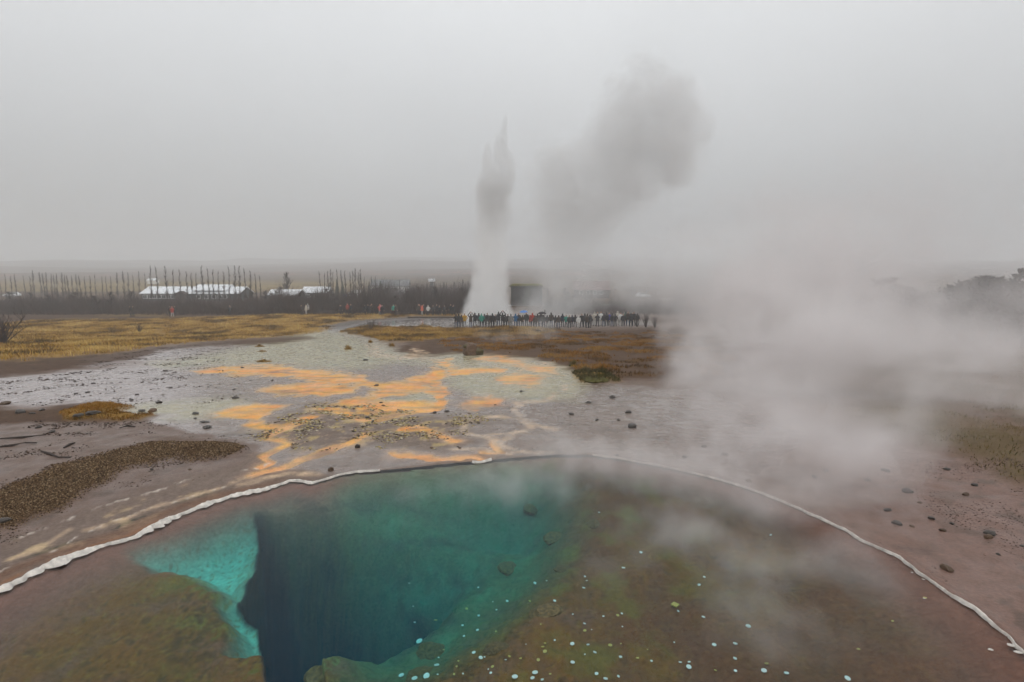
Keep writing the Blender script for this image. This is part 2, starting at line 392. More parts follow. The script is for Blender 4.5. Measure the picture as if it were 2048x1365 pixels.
def zones(x, y):
    r = np.hypot(x, y)
    zb = z_base(x, y)
    k = 0.022 * np.minimum(r, 42)
    wx = x + k * fbm(x / (0.08 * 12 + 0.5), y / 1.4, 3) + 0.35 * k * fbm(x * 3.1, y * 2.2, 3)
    wy = y + 1.8 * k * fbm(x / 1.3 + 40, y / 1.6 - 31, 3) + 0.5 * k * fbm(x * 2.7 + 9, y * 2.4, 3)
    wy = np.maximum(wy, 0.2)
    U, V = project(wx, wy, zb)
    front = (y > 1.0)
    V = np.where(front, V, 5000.0)
    Z = {}
    g = area(U, V, GRASS_LEFT, 9)
    g = np.maximum(g, area(U, V, GRASS_FAR, 5)); g = np.maximum(g, area(U, V, GRASS_ISLE, 10))
    g = np.maximum(g, area(U, V, SPRINGMOSS, 10) * 0.8); g = np.maximum(g, area(U, V, TUSSOCK_GREEN, 10))
    g2 = area(U, V, GRASS_RIGHT, 26); g3 = area(U, V, GRASS_BANK, 40)
    patch = sstep(-0.25, 0.2, fbm(x / 3.3, y / 4.1, 4)); patch2 = sstep(-0.05, 0.3, fbm(x / 2.6 + 8, y / 3.0, 4))
    Z['grass_gold'] = g; Z['grass_ochre'] = g2 * (0.12 + 0.88 * patch2); Z['grass_bank'] = g3 * (0.35 + 0.65 * patch)
    Z['soil'] = np.max([area(U, V, p, 12) for p in SOIL], 0)
    Z['mud'] = area(U, V, MUD_LEFT, 40)
    Z['path'] = area(U, V, PATH_DARK, 8)
    Z['gravel'] = area(U, V, GRAVEL, 22)
    Z['green'] = np.maximum(np.maximum(area(U, V, GREEN_SILT, 26), area(U, V, GREEN_SILT2, 14)), area(U, V, GREEN_SILT3, 30))
    Z['wet'] = np.max([area(U, V, p, 16) for p in WET], 0)
    Z['flat'] = area(U, V, GEYSER_FLAT, 9)
    o0 = np.max([area(U, V, p, 26) for p in ORANGE_AREA] + [stroke(U, V, p, w + 3, 10) for p, w in ORANGE_LINE], 0)
    fray = 0.42 * fbm(x * 0.9 + 3, y * 0.55, 4) + 0.22 * fbm(x * 4.2, y * 1.7 + 8, 3)
    Z['orange'] = sstep(0.22, 0.86, o0 + fray * (o0 > 0.02))
    Z['orange_wide'] = np.max([area(U, V, p, 40) for p in ORANGE_AREA] + [stroke(U, V, p, w + 12, 18) * 0.8 for p, w in ORANGE_LINE], 0)
    Z['cream'] = np.max([stroke(U, V, p, w, 6) for p, w in CREAM_LINE], 0)
    Z['white'] = np.max([stroke(U, V, p, w * 1.3, 1.5) for p, w in WHITE_LINE], 0)
    Z['crumble'] = area(U, V, CRUMBLE, 30)
    Z['pool'] = sdist(x, y, POOL)
    Z['U'] = U; Z['V'] = V; Z['r'] = r; Z['zb'] = zb
    near = Z['pool'] > -0.3
    lo_u, lo_v = project(x + 0.05 * fbm(x * 2.2, y * 2.2, 3), np.maximum(y + 0.05 * fbm(x * 2.2 + 50, y * 2.2, 3), 0.3), np.full_like(x, -0.55))
    Z['hole'] = np.where(near, sdist(lo_u, lo_v, HOLE), -999.0); Z['lu'] = lo_u; Z['lv'] = lo_v
    tq = np.maximum(area(lo_u, lo_v, TURQ, 60), area(lo_u, lo_v, TURQ2, 34))
    Z['turq'] = np.where(near, tq, 0); Z['far_shelf'] = np.where(near, area(lo_u, lo_v, FAR_SHELF, 110), 0)
    Z['pinnacle'] = np.where(near, area(lo_u, lo_v, PINNACLE, 22), 0)
    return Z

def height(x, y, Z=None):
    if Z is None: Z = zones(x, y)
    z = Z['zb'].copy(); r = Z['r']; pool = Z['pool']
    dry = np.clip(-pool / 0.6, 0, 1)
    grass = np.maximum(np.maximum(Z['grass_gold'], Z['grass_ochre']), Z['grass_bank'])
    far = np.clip((r - 100) / 60, 0, 1)
    z = z + dry * (0.035 * fbm(x / 1.7, y / 1.7, 4) * (1 - 0.75 * Z['wet'] * (1 - Z['crumble'])) + 0.012 * fbm(x * 3.0, y * 3.0, 3) * (0.35 + Z['crumble']))
    z = z + grass * (0.10 + 0.16 * fbm(x / 1.5, y / 1.5, 4) + 0.10 * fbm(x / 5.0, y / 5.0, 2))
    z = z + far * (0.5 * fbm(x / 30, y / 30, 3)) * np.clip(r / 300, 0, 1)
    z = z + np.clip((r - 500) / 900, 0, 1) * 16 * fbm(x / 420, y / 420, 3)
    z = z + 0.03 * Z['gravel'] * dry + 0.010 * Z['white'] * dry + 0.012 * Z['cream'] * dry * fbm(x * 6, y * 6, 2)
    z = z - 0.025 * Z['orange'] * (1 - Z['crumble'])
    # raised lip of the pool
    z = z + 0.035 * np.exp(-((pool + 0.06) / 0.09) ** 2)
    # the basin
    w = np.clip(pool, 0, None)
    shelf = -0.05 - 0.10 * sstep(0.0, 0.7, w) - 0.04 * sstep(0.6, 1.8, w)
    shelf = shelf - 0.60 * Z['far_shelf'] * sstep(0.15, 1.4, w) - 0.26 * Z['turq']
    bumps = 0.055 * fbm(x * 2.0, y * 2.0, 4) + 0.04 * fbm(x * 6.0, y * 6.0, 3)
    shelf = shelf + bumps * sstep(0.1, 0.8, w)
    h = Z['hole']; t = np.clip((Z['lu'] - 520) / 430, 0, 1)
    wid = 9 + 380 * sstep(0.10, 1.0, t) + 95 * sstep(0, 1, np.clip((1180 - Z['lv']) / 130, 0, 1)) * sstep(-0.02, 0.14, t)
    deep = sstep(0.0, 1.0, np.clip(h / wid, 0, 1))
    shelf = shelf - 0.42 * sstep(-190, 10, h) * sstep(600, 800, Z['lu']) * sstep(0.15, 1.5, w)
    shelf = shelf - 6.0 * deep * (0.72 + 0.28 * sstep(-0.5, 0.5, fbm(x * 1.1, y * 1.1, 3))) + deep * (0.55 * fbm(x * 1.7, y * 1.7, 4) + 0.2 * fbm(x * 6, y * 6, 3))
    shelf = shelf + Z['pinnacle'] * np.clip(-shelf - 0.75, 0, None) * 0.9
    z = np.where(pool > 0, shelf, z)
    return z
def lerp3(c, col, m):
    m = np.clip(m, 0, 1)[:, None]; return c * (1 - m) + np.array(col)[None, :] * m
def ground_color(x, y, Z):
    U, V, r, pool = Z['U'], Z['V'], Z['r'], Z['pool']
    n1 = fbm(x / 1.1, y / 1.6, 4); n2 = fbm(x * 2.3 + 5, y * 1.9, 4); n3 = fbm(x / 4.0 + 3, y / 5.0, 3); n4 = fbm(x * 7, y * 6, 3)
    n = len(x)
    c = np.tile(np.array([[0.205, 0.165, 0.142]]), (n, 1))
    c = lerp3(c, (0.27, 0.225, 0.195), sstep(-0.2, 0.5, n3) * 0.6)
    c = lerp3(c, (0.19, 0.135, 0.11), sstep(0.0, 0.5, n2) * 0.35)
    # right of the runoff: pinkish wet mud
    c = lerp3(c, (0.20, 0.125, 0.100), sstep(1250, 1900, U) * (V < 4000))
    c = lerp3(c, (0.10, 0.07, 0.055), sstep(1750, 2000, U) * sstep(0.05, 0.3, n2 + 0.3 * n4) * 0.8 * (V < 4000))
    # left mud flats
    c = lerp3(c, (0.165, 0.112, 0.088), Z['mud'] * 0.85)
    c = lerp3(c, (0.26, 0.15, 0.10), Z['mud'] * sstep(0.15, 0.5, n3) * 0.7)
    c = lerp3(c, (0.09, 0.065, 0.05), Z['mud'] * sstep(0.12, 0.35, n2 + 0.5 * n4) * 0.6)
    # lavender flats far left, pale sky sheen painted into the albedo; dark litter
    left = sstep(470, 300, U) * Z['wet']
    c = lerp3(c, (0.46, 0.43, 0.44), left * 0.85)
    c = lerp3(c, (0.10, 0.075, 0.06), left * sstep(0.16, 0.4, n2 + 0.45 * n4) * 0.65)
    c = lerp3(c, (0.42, 0.41, 0.255), Z['green'] * (0.75 + 0.2 * n1))
    c = lerp3(c, (0.30, 0.33, 0.27), Z['green'] * sstep(0.0, 0.5, n1) * 0.6)
    c = lerp3(c, (0.34, 0.33, 0.32), Z['flat'] * 0.8)
    c = lerp3(c, (0.13, 0.10, 0.08), Z['flat'] * sstep(0.08, 0.25, fbm(x / 3.2, y / 1.2, 3)) * 0.8)
    c = lerp3(c, (0.088, 0.055, 0.036), Z['soil'] * 0.92)
    c = lerp3(c, (0.14, 0.095, 0.07), Z['soil'] * sstep(0.0, 0.45, n1) * 0.55)
    c = lerp3(c, (0.085, 0.07, 0.062), Z['path'] * 0.95)
    # crumbled crust with yellow and cream flakes
    c = lerp3(c, (0.17, 0.125, 0.095), Z['crumble'] * 0.8)
    c = lerp3(c, (0.42, 0.33, 0.14), Z['crumble'] * sstep(0.12, 0.3, n2) * 0.8)
    c = lerp3(c, (0.38, 0.30, 0.22), Z['crumble'] * sstep(0.2, 0.4, n4) * 0.7)
    # bacterial mats
    ow = np.clip(Z['orange_wide'], 0, 1); oo = Z['orange']
    c = lerp3(c, (0.64, 0.42, 0.27), ow * 0.65 * sstep(-0.35, 0.3, n1 + 0.4 * n2))
    c = lerp3(c, (0.66, 0.44, 0.13), np.clip(4 * oo * (1 - oo), 0, 1) * 0.5 * sstep(1000, 800, U))
    pale = sstep(880, 1080, U) * 0.45 + sstep(850, 930, V) * 0.5
    braid = np.clip(1 - 5.0 * np.abs(fbm(x * 0.75 + 2, y * 0.5 + 1, 4)), 0, 1)
    oc = np.stack([0.92 + 0.03 * braid, 0.405 + 0.07 * n1 + 0.10 * pale + 0.12 * braid, 0.100 + 0.04 * n2 + 0.17 * pale], 1)
    rust = sstep(0.1, 0.45, n2 + 0.5 * n4)[:, None] * 0.28
    oc = oc * (1 - rust) + np.array([[0.50, 0.20, 0.045]]) * rust
    pe = sstep(-0.12, 0.35, fbm(x * 0.8 + 21, y * 1.1, 4))[:, None] * 0.7
    oc = oc * (1 - pe) + np.array([[0.85, 0.53, 0.30]]) * pe
    m = np.clip(oo * (0.92 + 0.3 * n2), 0, 1) * 0.9 * (1 - 0.25 * pale)
    m = m * (0.30 + 0.70 * sstep(-0.22, 0.16, fbm(x * 0.5 + 5, y * 1.5, 5) + 0.10))
    m = m * (1 - 0.55 * Z['crumble'] * sstep(-0.1, 0.25, n4))
    c = c * (1 - m[:, None]) + oc * m[:, None]
    c = lerp3(c, (0.58, 0.45, 0.32), Z['cream'] * np.clip(0.6 + 0.9 * n2 + 0.5 * n4, 0, 1))
    # gravel
    gm = Z['gravel'] * sstep(-0.35, 0.1, n2 + 0.4 * n4 + (Z['gravel'] - 0.5))
    c = lerp3(c, (0.095, 0.058, 0.030), gm * 0.95)
    # grass floors
    c = lerp3(c, (0.30, 0.175, 0.035), Z['grass_gold'] * 0.95)
    c = lerp3(c, (0.42, 0.28, 0.085), Z['grass_gold'] * sstep(-0.05, 0.35, n1) * 0.7)
    c = lerp3(c, (0.10, 0.060, 0.016), Z['grass_gold'] * sstep(0.0, 0.3, n3) * 0.85)
    c = lerp3(c, (0.15, 0.085, 0.03), Z['grass_ochre'] * 0.85)
    c = lerp3(c, (0.13, 0.10, 0.05), Z['grass_bank'] * 0.85)
    # terraces beside the pool
    lip = np.exp(-((pool + 0.16) / 0.09) ** 2) * sstep(760, 600, U)
    c = lerp3(c, (0.30, 0.135, 0.055), lip * 0.65 * sstep(-0.3, 0.2, n2))
    band = np.exp(-((pool + 0.34) / 0.12) ** 2) * sstep(620, 480, U)
    c = lerp3(c, (0.19, 0.115, 0.08), band * 0.8)
    c = lerp3(c, (0.07, 0.075, 0.06), np.exp(-((pool + 0.50) / 0.035) ** 2) * sstep(480, 350, U) * sstep(-0.1, 0.15, n2))
    crust = np.exp(-((pool + 0.75) / 0.3) ** 2) * sstep(480, 350, U)
    c = lerp3(c, (0.48, 0.38, 0.24), crust * sstep(0.1, 0.35, n2 + 0.3 * n4) * 0.8)
    c = lerp3(c, (0.70, 0.65, 0.58), Z['white'] * sstep(-0.10, 0.35, fbm(x * 8.5, y * 7.0, 4)) * 0.75)
    # the plain beyond
    d = np.maximum(np.clip((y - 104) / 8, 0, 1), area(U, V, SCRUB_FLOOR, 8)) * (V < 4000)
    c = lerp3(c, (0.085, 0.055, 0.038), d)
    c = lerp3(c, (0.17, 0.115, 0.045), d * sstep(0.0, 0.4, fbm(x / 14, y / 9, 3)) * 0.8)
    field = sstep(215, 235, y) * sstep(430, 330, y) * sstep(-30, -110, x)
    c = lerp3(c, (0.26, 0.19, 0.055), field * (0.65 + 0.5 * fbm(x / 35, y / 18, 3)))
    up = sstep(420, 560, y)
    c = lerp3(c, (0.10, 0.07, 0.055), up)
    c = lerp3(c, (0.26, 0.10, 0.06), up * sstep(0.2, 0.35, fbm(x / 40 + 3, y / 40, 2)) * sstep(800, 600, y) * 0.8)
    # basin
    w = np.clip(pool, 0, None); inp = (pool > 0).astype(float)
    b = np.tile(np.array([[0.27, 0.130, 0.095]]), (n, 1))
    b = lerp3(b, (0.25, 0.105, 0.030), sstep(0.35, 1.1, w) * sstep(-0.5, 0.3, n2 + 0.2))
    b = lerp3(b, (0.12, 0.06, 0.028), sstep(0.3, 1.0, w) * sstep(0.05, 0.35, n4 + 0.5 * n1) * 0.8)
    n5 = fbm(x * 17, y * 17, 3)
    ed = sstep(-260, -40, Z['hole']) * sstep(700, 500, Z['lu'])
    b = lerp3(b, (0.17, 0.19, 0.05), sstep(0.3, 1.0, w) * sstep(-0.05, 0.35, n2 - 0.3 * n4 + 0.4 * n5) * 0.8 * ed)
    b = lerp3(b, (0.30, 0.17, 0.04), sstep(0.3, 1.0, w) * sstep(0.15, 0.4, n5 + 0.3 * n4) * 0.55)
    b = lerp3(b, (0.07, 0.05, 0.02), sstep(0.3, 1.0, w) * sstep(0.15, 0.45, -n5 + 0.3 * n1) * 0.5)
    right = sstep(950, 1250, Z['lu'])
    b = lerp3(b, (0.20, 0.078, 0.046), right * 0.75 * sstep(-0.4, 0.2, n1))
    b = lerp3(b, (0.20, 0.135, 0.035), sstep(900, 1050, Z['lu']) * sstep(1500, 1250, Z['lu']) * sstep(0.0, 0.4, n2) * 0.8)
    b = lerp3(b, (0.26, 0.36, 0.30), Z['far_shelf'] * sstep(0.1, 0.9, w) * 0.8)
    b = lerp3(b, (0.30, 0.66, 0.54), Z['turq'] * (0.85 + 0.3 * n2 - 0.5 * sstep(0.1, 0.4, n5)))  # turquoise scattered by the water, put into the bed colour
    hl = sstep(-30, 20, Z['hole'])
    zz = Z['z']; n6 = fbm(x * 1.4 + 0.6 * zz, y * 1.4 + 1.6 * zz, 4)
    b = lerp3(b, (0.40, 0.44, 0.40), 0.0 * hl * sstep(1330, 1260, Z['lv'] + 0.25 * (Z['lu'] - 700)))
    b = lerp3(b, (0.12, 0.22, 0.13), sstep(-170, 0, Z['hole']) * sstep(620, 760, Z['lu']) * (0.75 + 0.4 * n2))
    b = lerp3(b, (0.16, 0.26, 0.20), sstep(0, 120, Z['hole']) * 0.6)
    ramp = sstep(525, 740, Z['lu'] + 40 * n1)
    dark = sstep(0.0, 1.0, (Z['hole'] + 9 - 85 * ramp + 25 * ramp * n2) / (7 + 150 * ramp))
    b = lerp3(b, (0.026, 0.03, 0.038), dark * sstep(1040, 760, Z['lu']) * 0.94)  # shade of the deep shaft and its overhung left wall, painted into the albedo
    b = lerp3(b, (0.08, 0.08, 0.08), hl * sstep(-0.05, 0.4, n6) * 0.75)
    b = lerp3(b, (0.20, 0.24, 0.10), Z['pinnacle'] * 0.8 * sstep(-0.4, 0.2, n2 + n5))
    c = c * np.array([[1.05, 0.985, 0.945]])
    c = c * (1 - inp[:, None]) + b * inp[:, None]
    streak = sstep(0.18, 0.5, fbm(x * 0.8 + 11, y * 2.2, 4)) * (1 - inp) * (1 - Z['gravel'])
    c = c * (1 - 0.30 * streak[:, None]) * (1 + 0.22 * n4[:, None] + 0.16 * n2[:, None]) * (1 - 0.10 * (1 - inp[:, None]))
    wet = np.clip(Z['wet'] * 0.9 + 0.6 * Z['mud'] + 0.6 * sstep(1250, 1500, U) * (V < 4000) * (V > 760), 0, 1)
    wet = wet * (1 - 0.55 * Z['orange']) + 0.3 * Z['flat']
    wet = wet * (1 - Z['gravel']) * (1 - 0.85 * np.maximum(Z['soil'], 0)) * (1 - np.maximum(Z['grass_gold'], np.maximum(Z['grass_ochre'], Z['grass_bank'])))
    wet = wet * (1 - 0.45 * Z['crumble']) * (1 - d) * (1 - inp) + 0.45 * Z['path'] * (1 - d)
    return np.clip(c, 0.005, 0.95), np.clip(wet, 0, 1)

# ------------------------------------------------------------------ ground sheet
rr = [0.35]
while rr[-1] < 1850:
    q = rr[-1]; hc = CAM_H - float(z_base(np.float64(0), np.float64(q)))
    hc = max(hc, 3.0) if q < 205 else 9.0
    step = (hc * hc + q * q) / (FPX * hc) * 2.5
    rr.append(q + min(max(step, 0.013), 0.02 * q + 0.02))
rr = np.array(rr)
AD = 50.0
aa = np.concatenate([np.linspace(-180, -AD - 2, 34, endpoint=False), np.linspace(-AD, AD, 680), np.linspace(AD + 2, 180, 34, endpoint=False)[0:]])
aa = np.radians(aa); NA = len(aa); NR = len(rr)
A, RR_ = np.meshgrid(aa, rr, indexing='ij')
GX = (np.sin(A) * RR_).ravel(); GY = (np.cos(A) * RR_).ravel()
GZN = zones(GX, GY)
GZ = height(GX, GY, GZN)
GZN['z'] = GZ
GC, GW = ground_color(GX, GY, GZN)
i0 = np.arange(NA)[:, None] * NR; i1 = ((np.arange(NA) + 1) % NA)[:, None] * NR; jj = np.arange(NR - 1)[None, :]
F = np.stack([(i0 + jj), (i0 + jj + 1), (i1 + jj + 1), (i1 + jj)], -1).reshape(-1, 4)
GV = np.stack([GX, GY, GZ], 1)
def grid_sample(field, x, y):              # read a field back from the ground sheet
    x = np.asarray(x, float); y = np.asarray(y, float)
    ia = np.interp(np.arctan2(x, y), aa, np.arange(NA)); ir = np.interp(np.hypot(x, y), rr, np.arange(NR))
    a0 = np.clip(ia.astype(int), 0, NA - 2); r0 = np.clip(ir.astype(int), 0, NR - 2); fa = ia - a0; fr_ = ir - r0
    g = field.reshape(NA, NR)
    return (g[a0, r0] * (1 - fa) + g[a0 + 1, r0] * fa) * (1 - fr_) + (g[a0, r0 + 1] * (1 - fa) + g[a0 + 1, r0 + 1] * fa) * fr_
def ground_z(x, y): return float(grid_sample(GZ, [x], [y])[0])
def ground_pt(px, py):
    p = on_ground(px, py); p.z = ground_z(p.x, p.y); return p
class Sampled(dict):
    def __init__(self, x, y): self.x, self.y = x, y
    def __missing__(self, k):
        self[k] = grid_sample(GZN[k], self.x, self.y); return self[k]

m_ground, n, l, b = new_mat('wet_sinter_and_soil')
at_c = n.new('ShaderNodeAttribute'); at_c.attribute_name = 'zone_tint'
at_w = n.new('ShaderNodeAttribute'); at_w.attribute_name = 'wetness'
geo = n.new('ShaderNodeNewGeometry')
nz1 = n.new('ShaderNodeTexNoise'); nz1.inputs['Scale'].default_value = 26; nz1.inputs['Detail'].default_value = 6; nz1.inputs['Roughness'].default_value = 0.65
nz2 = n.new('ShaderNodeTexNoise'); nz2.inputs['Scale'].default_value = 3.0; nz2.inputs['Detail'].default_value = 5
for q in (nz1, nz2): l.new(geo.outputs['Position'], q.inputs['Vector'])
mr = n.new('ShaderNodeMapRange'); mr.inputs[1].default_value = 0.3; mr.inputs[2].default_value = 0.7; mr.inputs[3].default_value = 0.78; mr.inputs[4].default_value = 1.22
l.new(nz1.outputs[0], mr.inputs[0])
sc = n.new('ShaderNodeVectorMath'); sc.operation = 'SCALE'
l.new(at_c.outputs['Color'], sc.inputs[0]); l.new(mr.outputs[0], sc.inputs['Scale']); l.new(sc.outputs[0], b.inputs['Base Color'])
# wet film: gloss where water stands, broken up by the crust
pud = n.new('ShaderNodeMapRange'); pud.inputs[1].default_value = 0.35; pud.inputs[2].default_value = 0.62; pud.inputs[3].default_value = 0.66; pud.inputs[4].default_value = 1.0
l.new(nz2.outputs[0], pud.inputs[0])
wm = n.new('ShaderNodeMath'); wm.operation = 'MULTIPLY'; l.new(at_w.outputs['Fac'], wm.inputs[0]); l.new(pud.outputs[0], wm.inputs[1])
ro = n.new('ShaderNodeMapRange'); ro.inputs[3].default_value = 0.85; ro.inputs[4].default_value = 0.07
l.new(wm.outputs[0], ro.inputs[0]); l.new(ro.outputs[0], b.inputs['Roughness'])
sp = n.new('ShaderNodeMapRange'); sp.inputs[3].default_value = 0.06; sp.inputs[4].default_value = 0.46; l.new(wm.outputs[0], sp.inputs[0]); l.new(sp.outputs[0], b.inputs['Specular IOR Level'])
bs = n.new('ShaderNodeMapRange'); bs.inputs[3].default_value = 0.5; bs.inputs[4].default_value = 0.035
l.new(wm.outputs[0], bs.inputs[0])
bp = n.new('ShaderNodeBump'); bp.inputs['Distance'].default_value = 0.02
l.new(bs.outputs[0], bp.inputs['Strength']); l.new(nz1.outputs[0], bp.inputs['Height']); l.new(bp.outputs[0], b.inputs['Normal'])

me = np_mesh('ground', GV, F, m_ground, smooth=True)
ca = me.attributes.new('zone_tint', 'FLOAT_COLOR', 'POINT')
ca.data.foreach_set('color', np.concatenate([GC, np.ones((len(GC), 1))], 1).astype(np.float32).ravel())
wa = me.attributes.new('wetness', 'FLOAT', 'POINT'); wa.data.foreach_set('value', GW.astype(np.float32))
ground = tag(link('ground', me), 'wet sinter flats, soil and plain around the spring', kind='structure')

# ------------------------------------------------------------------ spring water
m_water, n, l, b = new_mat('spring_water')
n.remove(b)
out = n['Material Output']
tr = n.new('ShaderNodeBsdfTransparent'); gl = n.new('ShaderNodeBsdfGlossy'); gl.inputs['Roughness'].default_value = 0.03
fr = n.new('ShaderNodeFresnel'); fr.inputs['IOR'].default_value = 1.21
mx = n.new('ShaderNodeMixShader')
g2 = n.new('ShaderNodeNewGeometry')
wz = n.new('ShaderNodeTexNoise'); wz.inputs['Scale'].default_value = 7; wz.inputs['Detail'].default_value = 3
l.new(g2.outputs['Position'], wz.inputs['Vector'])
wb = n.new('ShaderNodeBump'); wb.inputs['Strength'].default_value = 0.25; wb.inputs['Distance'].default_value = 0.02
l.new(wz.outputs[0], wb.inputs['Height']); l.new(wb.outputs[0], gl.inputs['Normal']); l.new(wb.outputs[0], fr.inputs['Normal'])
l.new(fr.outputs[0], mx.inputs[0]); l.new(tr.outputs[0], mx.inputs[1]); l.new(gl.outputs[0], mx.inputs[2]); l.new(mx.outputs[0], out.inputs['Surface'])
va = n.new('ShaderNodeVolumeAbsorption'); va.inputs['Color'].default_value = (0.0, 0.87, 0.91, 1); va.inputs['Density'].default_value = 0.98
vsn = n.new('ShaderNodeVolumeScatter'); vsn.inputs['Color'].default_value = (0.03, 0.55, 1.0, 1); vsn.inputs['Density'].default_value = 0.055
ad = n.new('ShaderNodeAddShader'); l.new(va.outputs[0], ad.inputs[0]); l.new(vsn.outputs[0], ad.inputs[1]); l.new(ad.outputs[0], out.inputs['Volume'])
m_water.cycles.homogeneous_volume = True
m_wside, n, l, b = new_mat('spring_water_depth'); n.remove(b)
va = n.new('ShaderNodeVolumeAbsorption'); va.inputs['Color'].default_value = (0.0, 0.87, 0.91, 1); va.inputs['Density'].default_value = 0.98
vsn = n.new('ShaderNodeVolumeScatter'); vsn.inputs['Color'].default_value = (0.03, 0.55, 1.0, 1); vsn.inputs['Density'].default_value = 0.055
ad = n.new('ShaderNodeAddShader'); l.new(va.outputs[0], ad.inputs[0]); l.new(vsn.outputs[0], ad.inputs[1]); l.new(ad.outputs[0], n['Material Output'].inputs['Volume'])
m_wside.cycles.homogeneous_volume = True
wbm = MB(); cen = Vector((0.2, 3.6, 0))
for z in (WATER_Z, -6.0):
    for p in POOL:
        d = Vector((p[0], p[1], 0)) - cen
        q = cen + d * (1 + 0.03 / d.length); wbm.v.append(Vector((q.x, q.y, z)))
npool = len(POOL)
wbm.f.append(tuple(reversed(range(npool)))); wbm.m.append(0)
wbm.f.append(tuple(range(npool, 2 * npool))); wbm.m.append(1)
for i in range(npool):
    j = (i + 1) % npool; wbm.f.append((i, j, npool + j, npool + i)); wbm.m.append(1)
water = tag(wbm.build('water', [m_water, m_wside]), 'clear turquoise hot spring water in the foreground basin', kind='structure')
bmw = bmesh.new(); bmw.from_mesh(water.data); bmesh.ops.recalc_face_normals(bmw, faces=bmw.faces); bmw.to_mesh(water.data); bmw.free()

# ------------------------------------------------------------------ white sinter crust along the water's edge
m_crust = mat('white_geyserite', (0.70, 0.65, 0.59), rough=0.6, var=0.28, scale=14, bump=0.5)
def crust(pxs, width_fn, label, seed, least=.35, wander=.5):
    rnd = random.Random(seed)
    P = [at_z(a, b, 0.0) for a, b in pxs]
    path = []
    for a, c in zip(P, P[1:]):
        k = max(2, int((c - a).length / 0.018))
        for i in range(k): path.append(a.lerp(c, i / k))
    path.append(P[-1]); N = len(path)
    V = []; Fq = []; K = 9
    for i, p in enumerate(path):
        t = (path[min(i + 2, N - 1)] - path[max(i - 2, 0)]).normalized(); nrm = Vector((-t.y, t.x, 0))      # outwards is left of travel
        s = i / N; q = i * 0.018
        w = width_fn(s) * max(least, .85 + 1.4 * float(fbm(np.array([q / .42 + seed * 3]), np.array([1.7]), 3)[0]))
        wob = wander * width_fn(s) * float(fbm(np.array([q / 0.16 + seed]), np.array([0.3]), 3)[0])
        scal = abs(math.sin(q / 0.055 + 1.6 * math.sin(q / 0.23) + 1.1 * math.sin(q / 0.61)))                                           # scalloped towards the water
        inn = -w * (0.25 + 0.95 * scal + 0.25 * float(fbm(np.array([q / 0.05]), np.array([seed + 0.5]), 2)[0]))
        outw = w * (0.55 + 0.35 * float(fbm(np.array([q / 0.09]), np.array([seed + 7.5]), 2)[0]))
        hgt = w * (0.26 + 0.22 * scal + 0.3 * float(fbm(np.array([q / 0.06]), np.array([seed + 3.1]), 2)[0]))
        for k in range(K):
            f = k / (K - 1); d = inn + (outw - inn) * f + wob
            hh = hgt * math.sin(math.pi * (0.06 + 0.94 * f)) ** 0.6 if f < 1 else 0
            hh *= 1 + 0.8 * float(fbm(np.array([q / 0.03]), np.array([f * 4 + seed]), 2)[0])
            V.append((p.x + nrm.x * d, p.y + nrm.y * d, -0.026 + 0.030 * min(1, f * 2) + hh))
        if i:
            for k in range(K - 1):
                a0 = (i - 1) * K + k; Fq.append((a0, a0 + 1, a0 + K + 1, a0 + K))
    o = link('sinter_crust', np_mesh('sinter_crust', np.array(V), np.array(Fq), m_crust, True))
    return tag(o, label, 'mineral crust', 'white crusts along the pool edge')
crust(RIM_LEFT_PX, lambda s: 0.078 * (1 - 0.5 * s) * (1 - 0.75 * max(0, (s - 0.9) / 0.1)), 'thick scalloped white crust along the left edge of the blue pool', 3)
crust([(677, 949)] + RIM_BACK_PX[:2], lambda s: 0.022 * (1 - 0.6 * s), 'thin broken white crust line at the far left rim of the pool', 5)
crust([(944, 923), (960, 924), (982, 918)], lambda s: 0.026, 'short white crust curl at the outlet on the far rim', 9)
crust(RIM_RIGHT_PX, lambda s: 0.0045 + 0.015 * s, 'long thin white crust line down the right rim of the pool', 11, .12, 1.6)

# ================================================================== plants
m_bark = mat('dark_bark', (0.040, 0.030, 0.025), rough=0.9, var=0.3, scale=6, obj_var=0.25)
m_twig = mat('bare_twigs', (0.045, 0.030, 0.025), rough=0.9, var=0.3, scale=3, obj_var=0.3)
m_scrub = mat('brown_scrub', (0.040, 0.023, 0.018), rough=0.9, var=0.5, scale=0.35)
m_needle = mat('spruce_needles', (0.028, 0.038, 0.026), rough=0.85, var=0.35, scale=3, obj_var=0.25)
m_fogleaf = mat('birch_twig_mass', (0.060, 0.047, 0.038), rough=0.9, var=0.4, scale=1.5, obj_var=0.2)

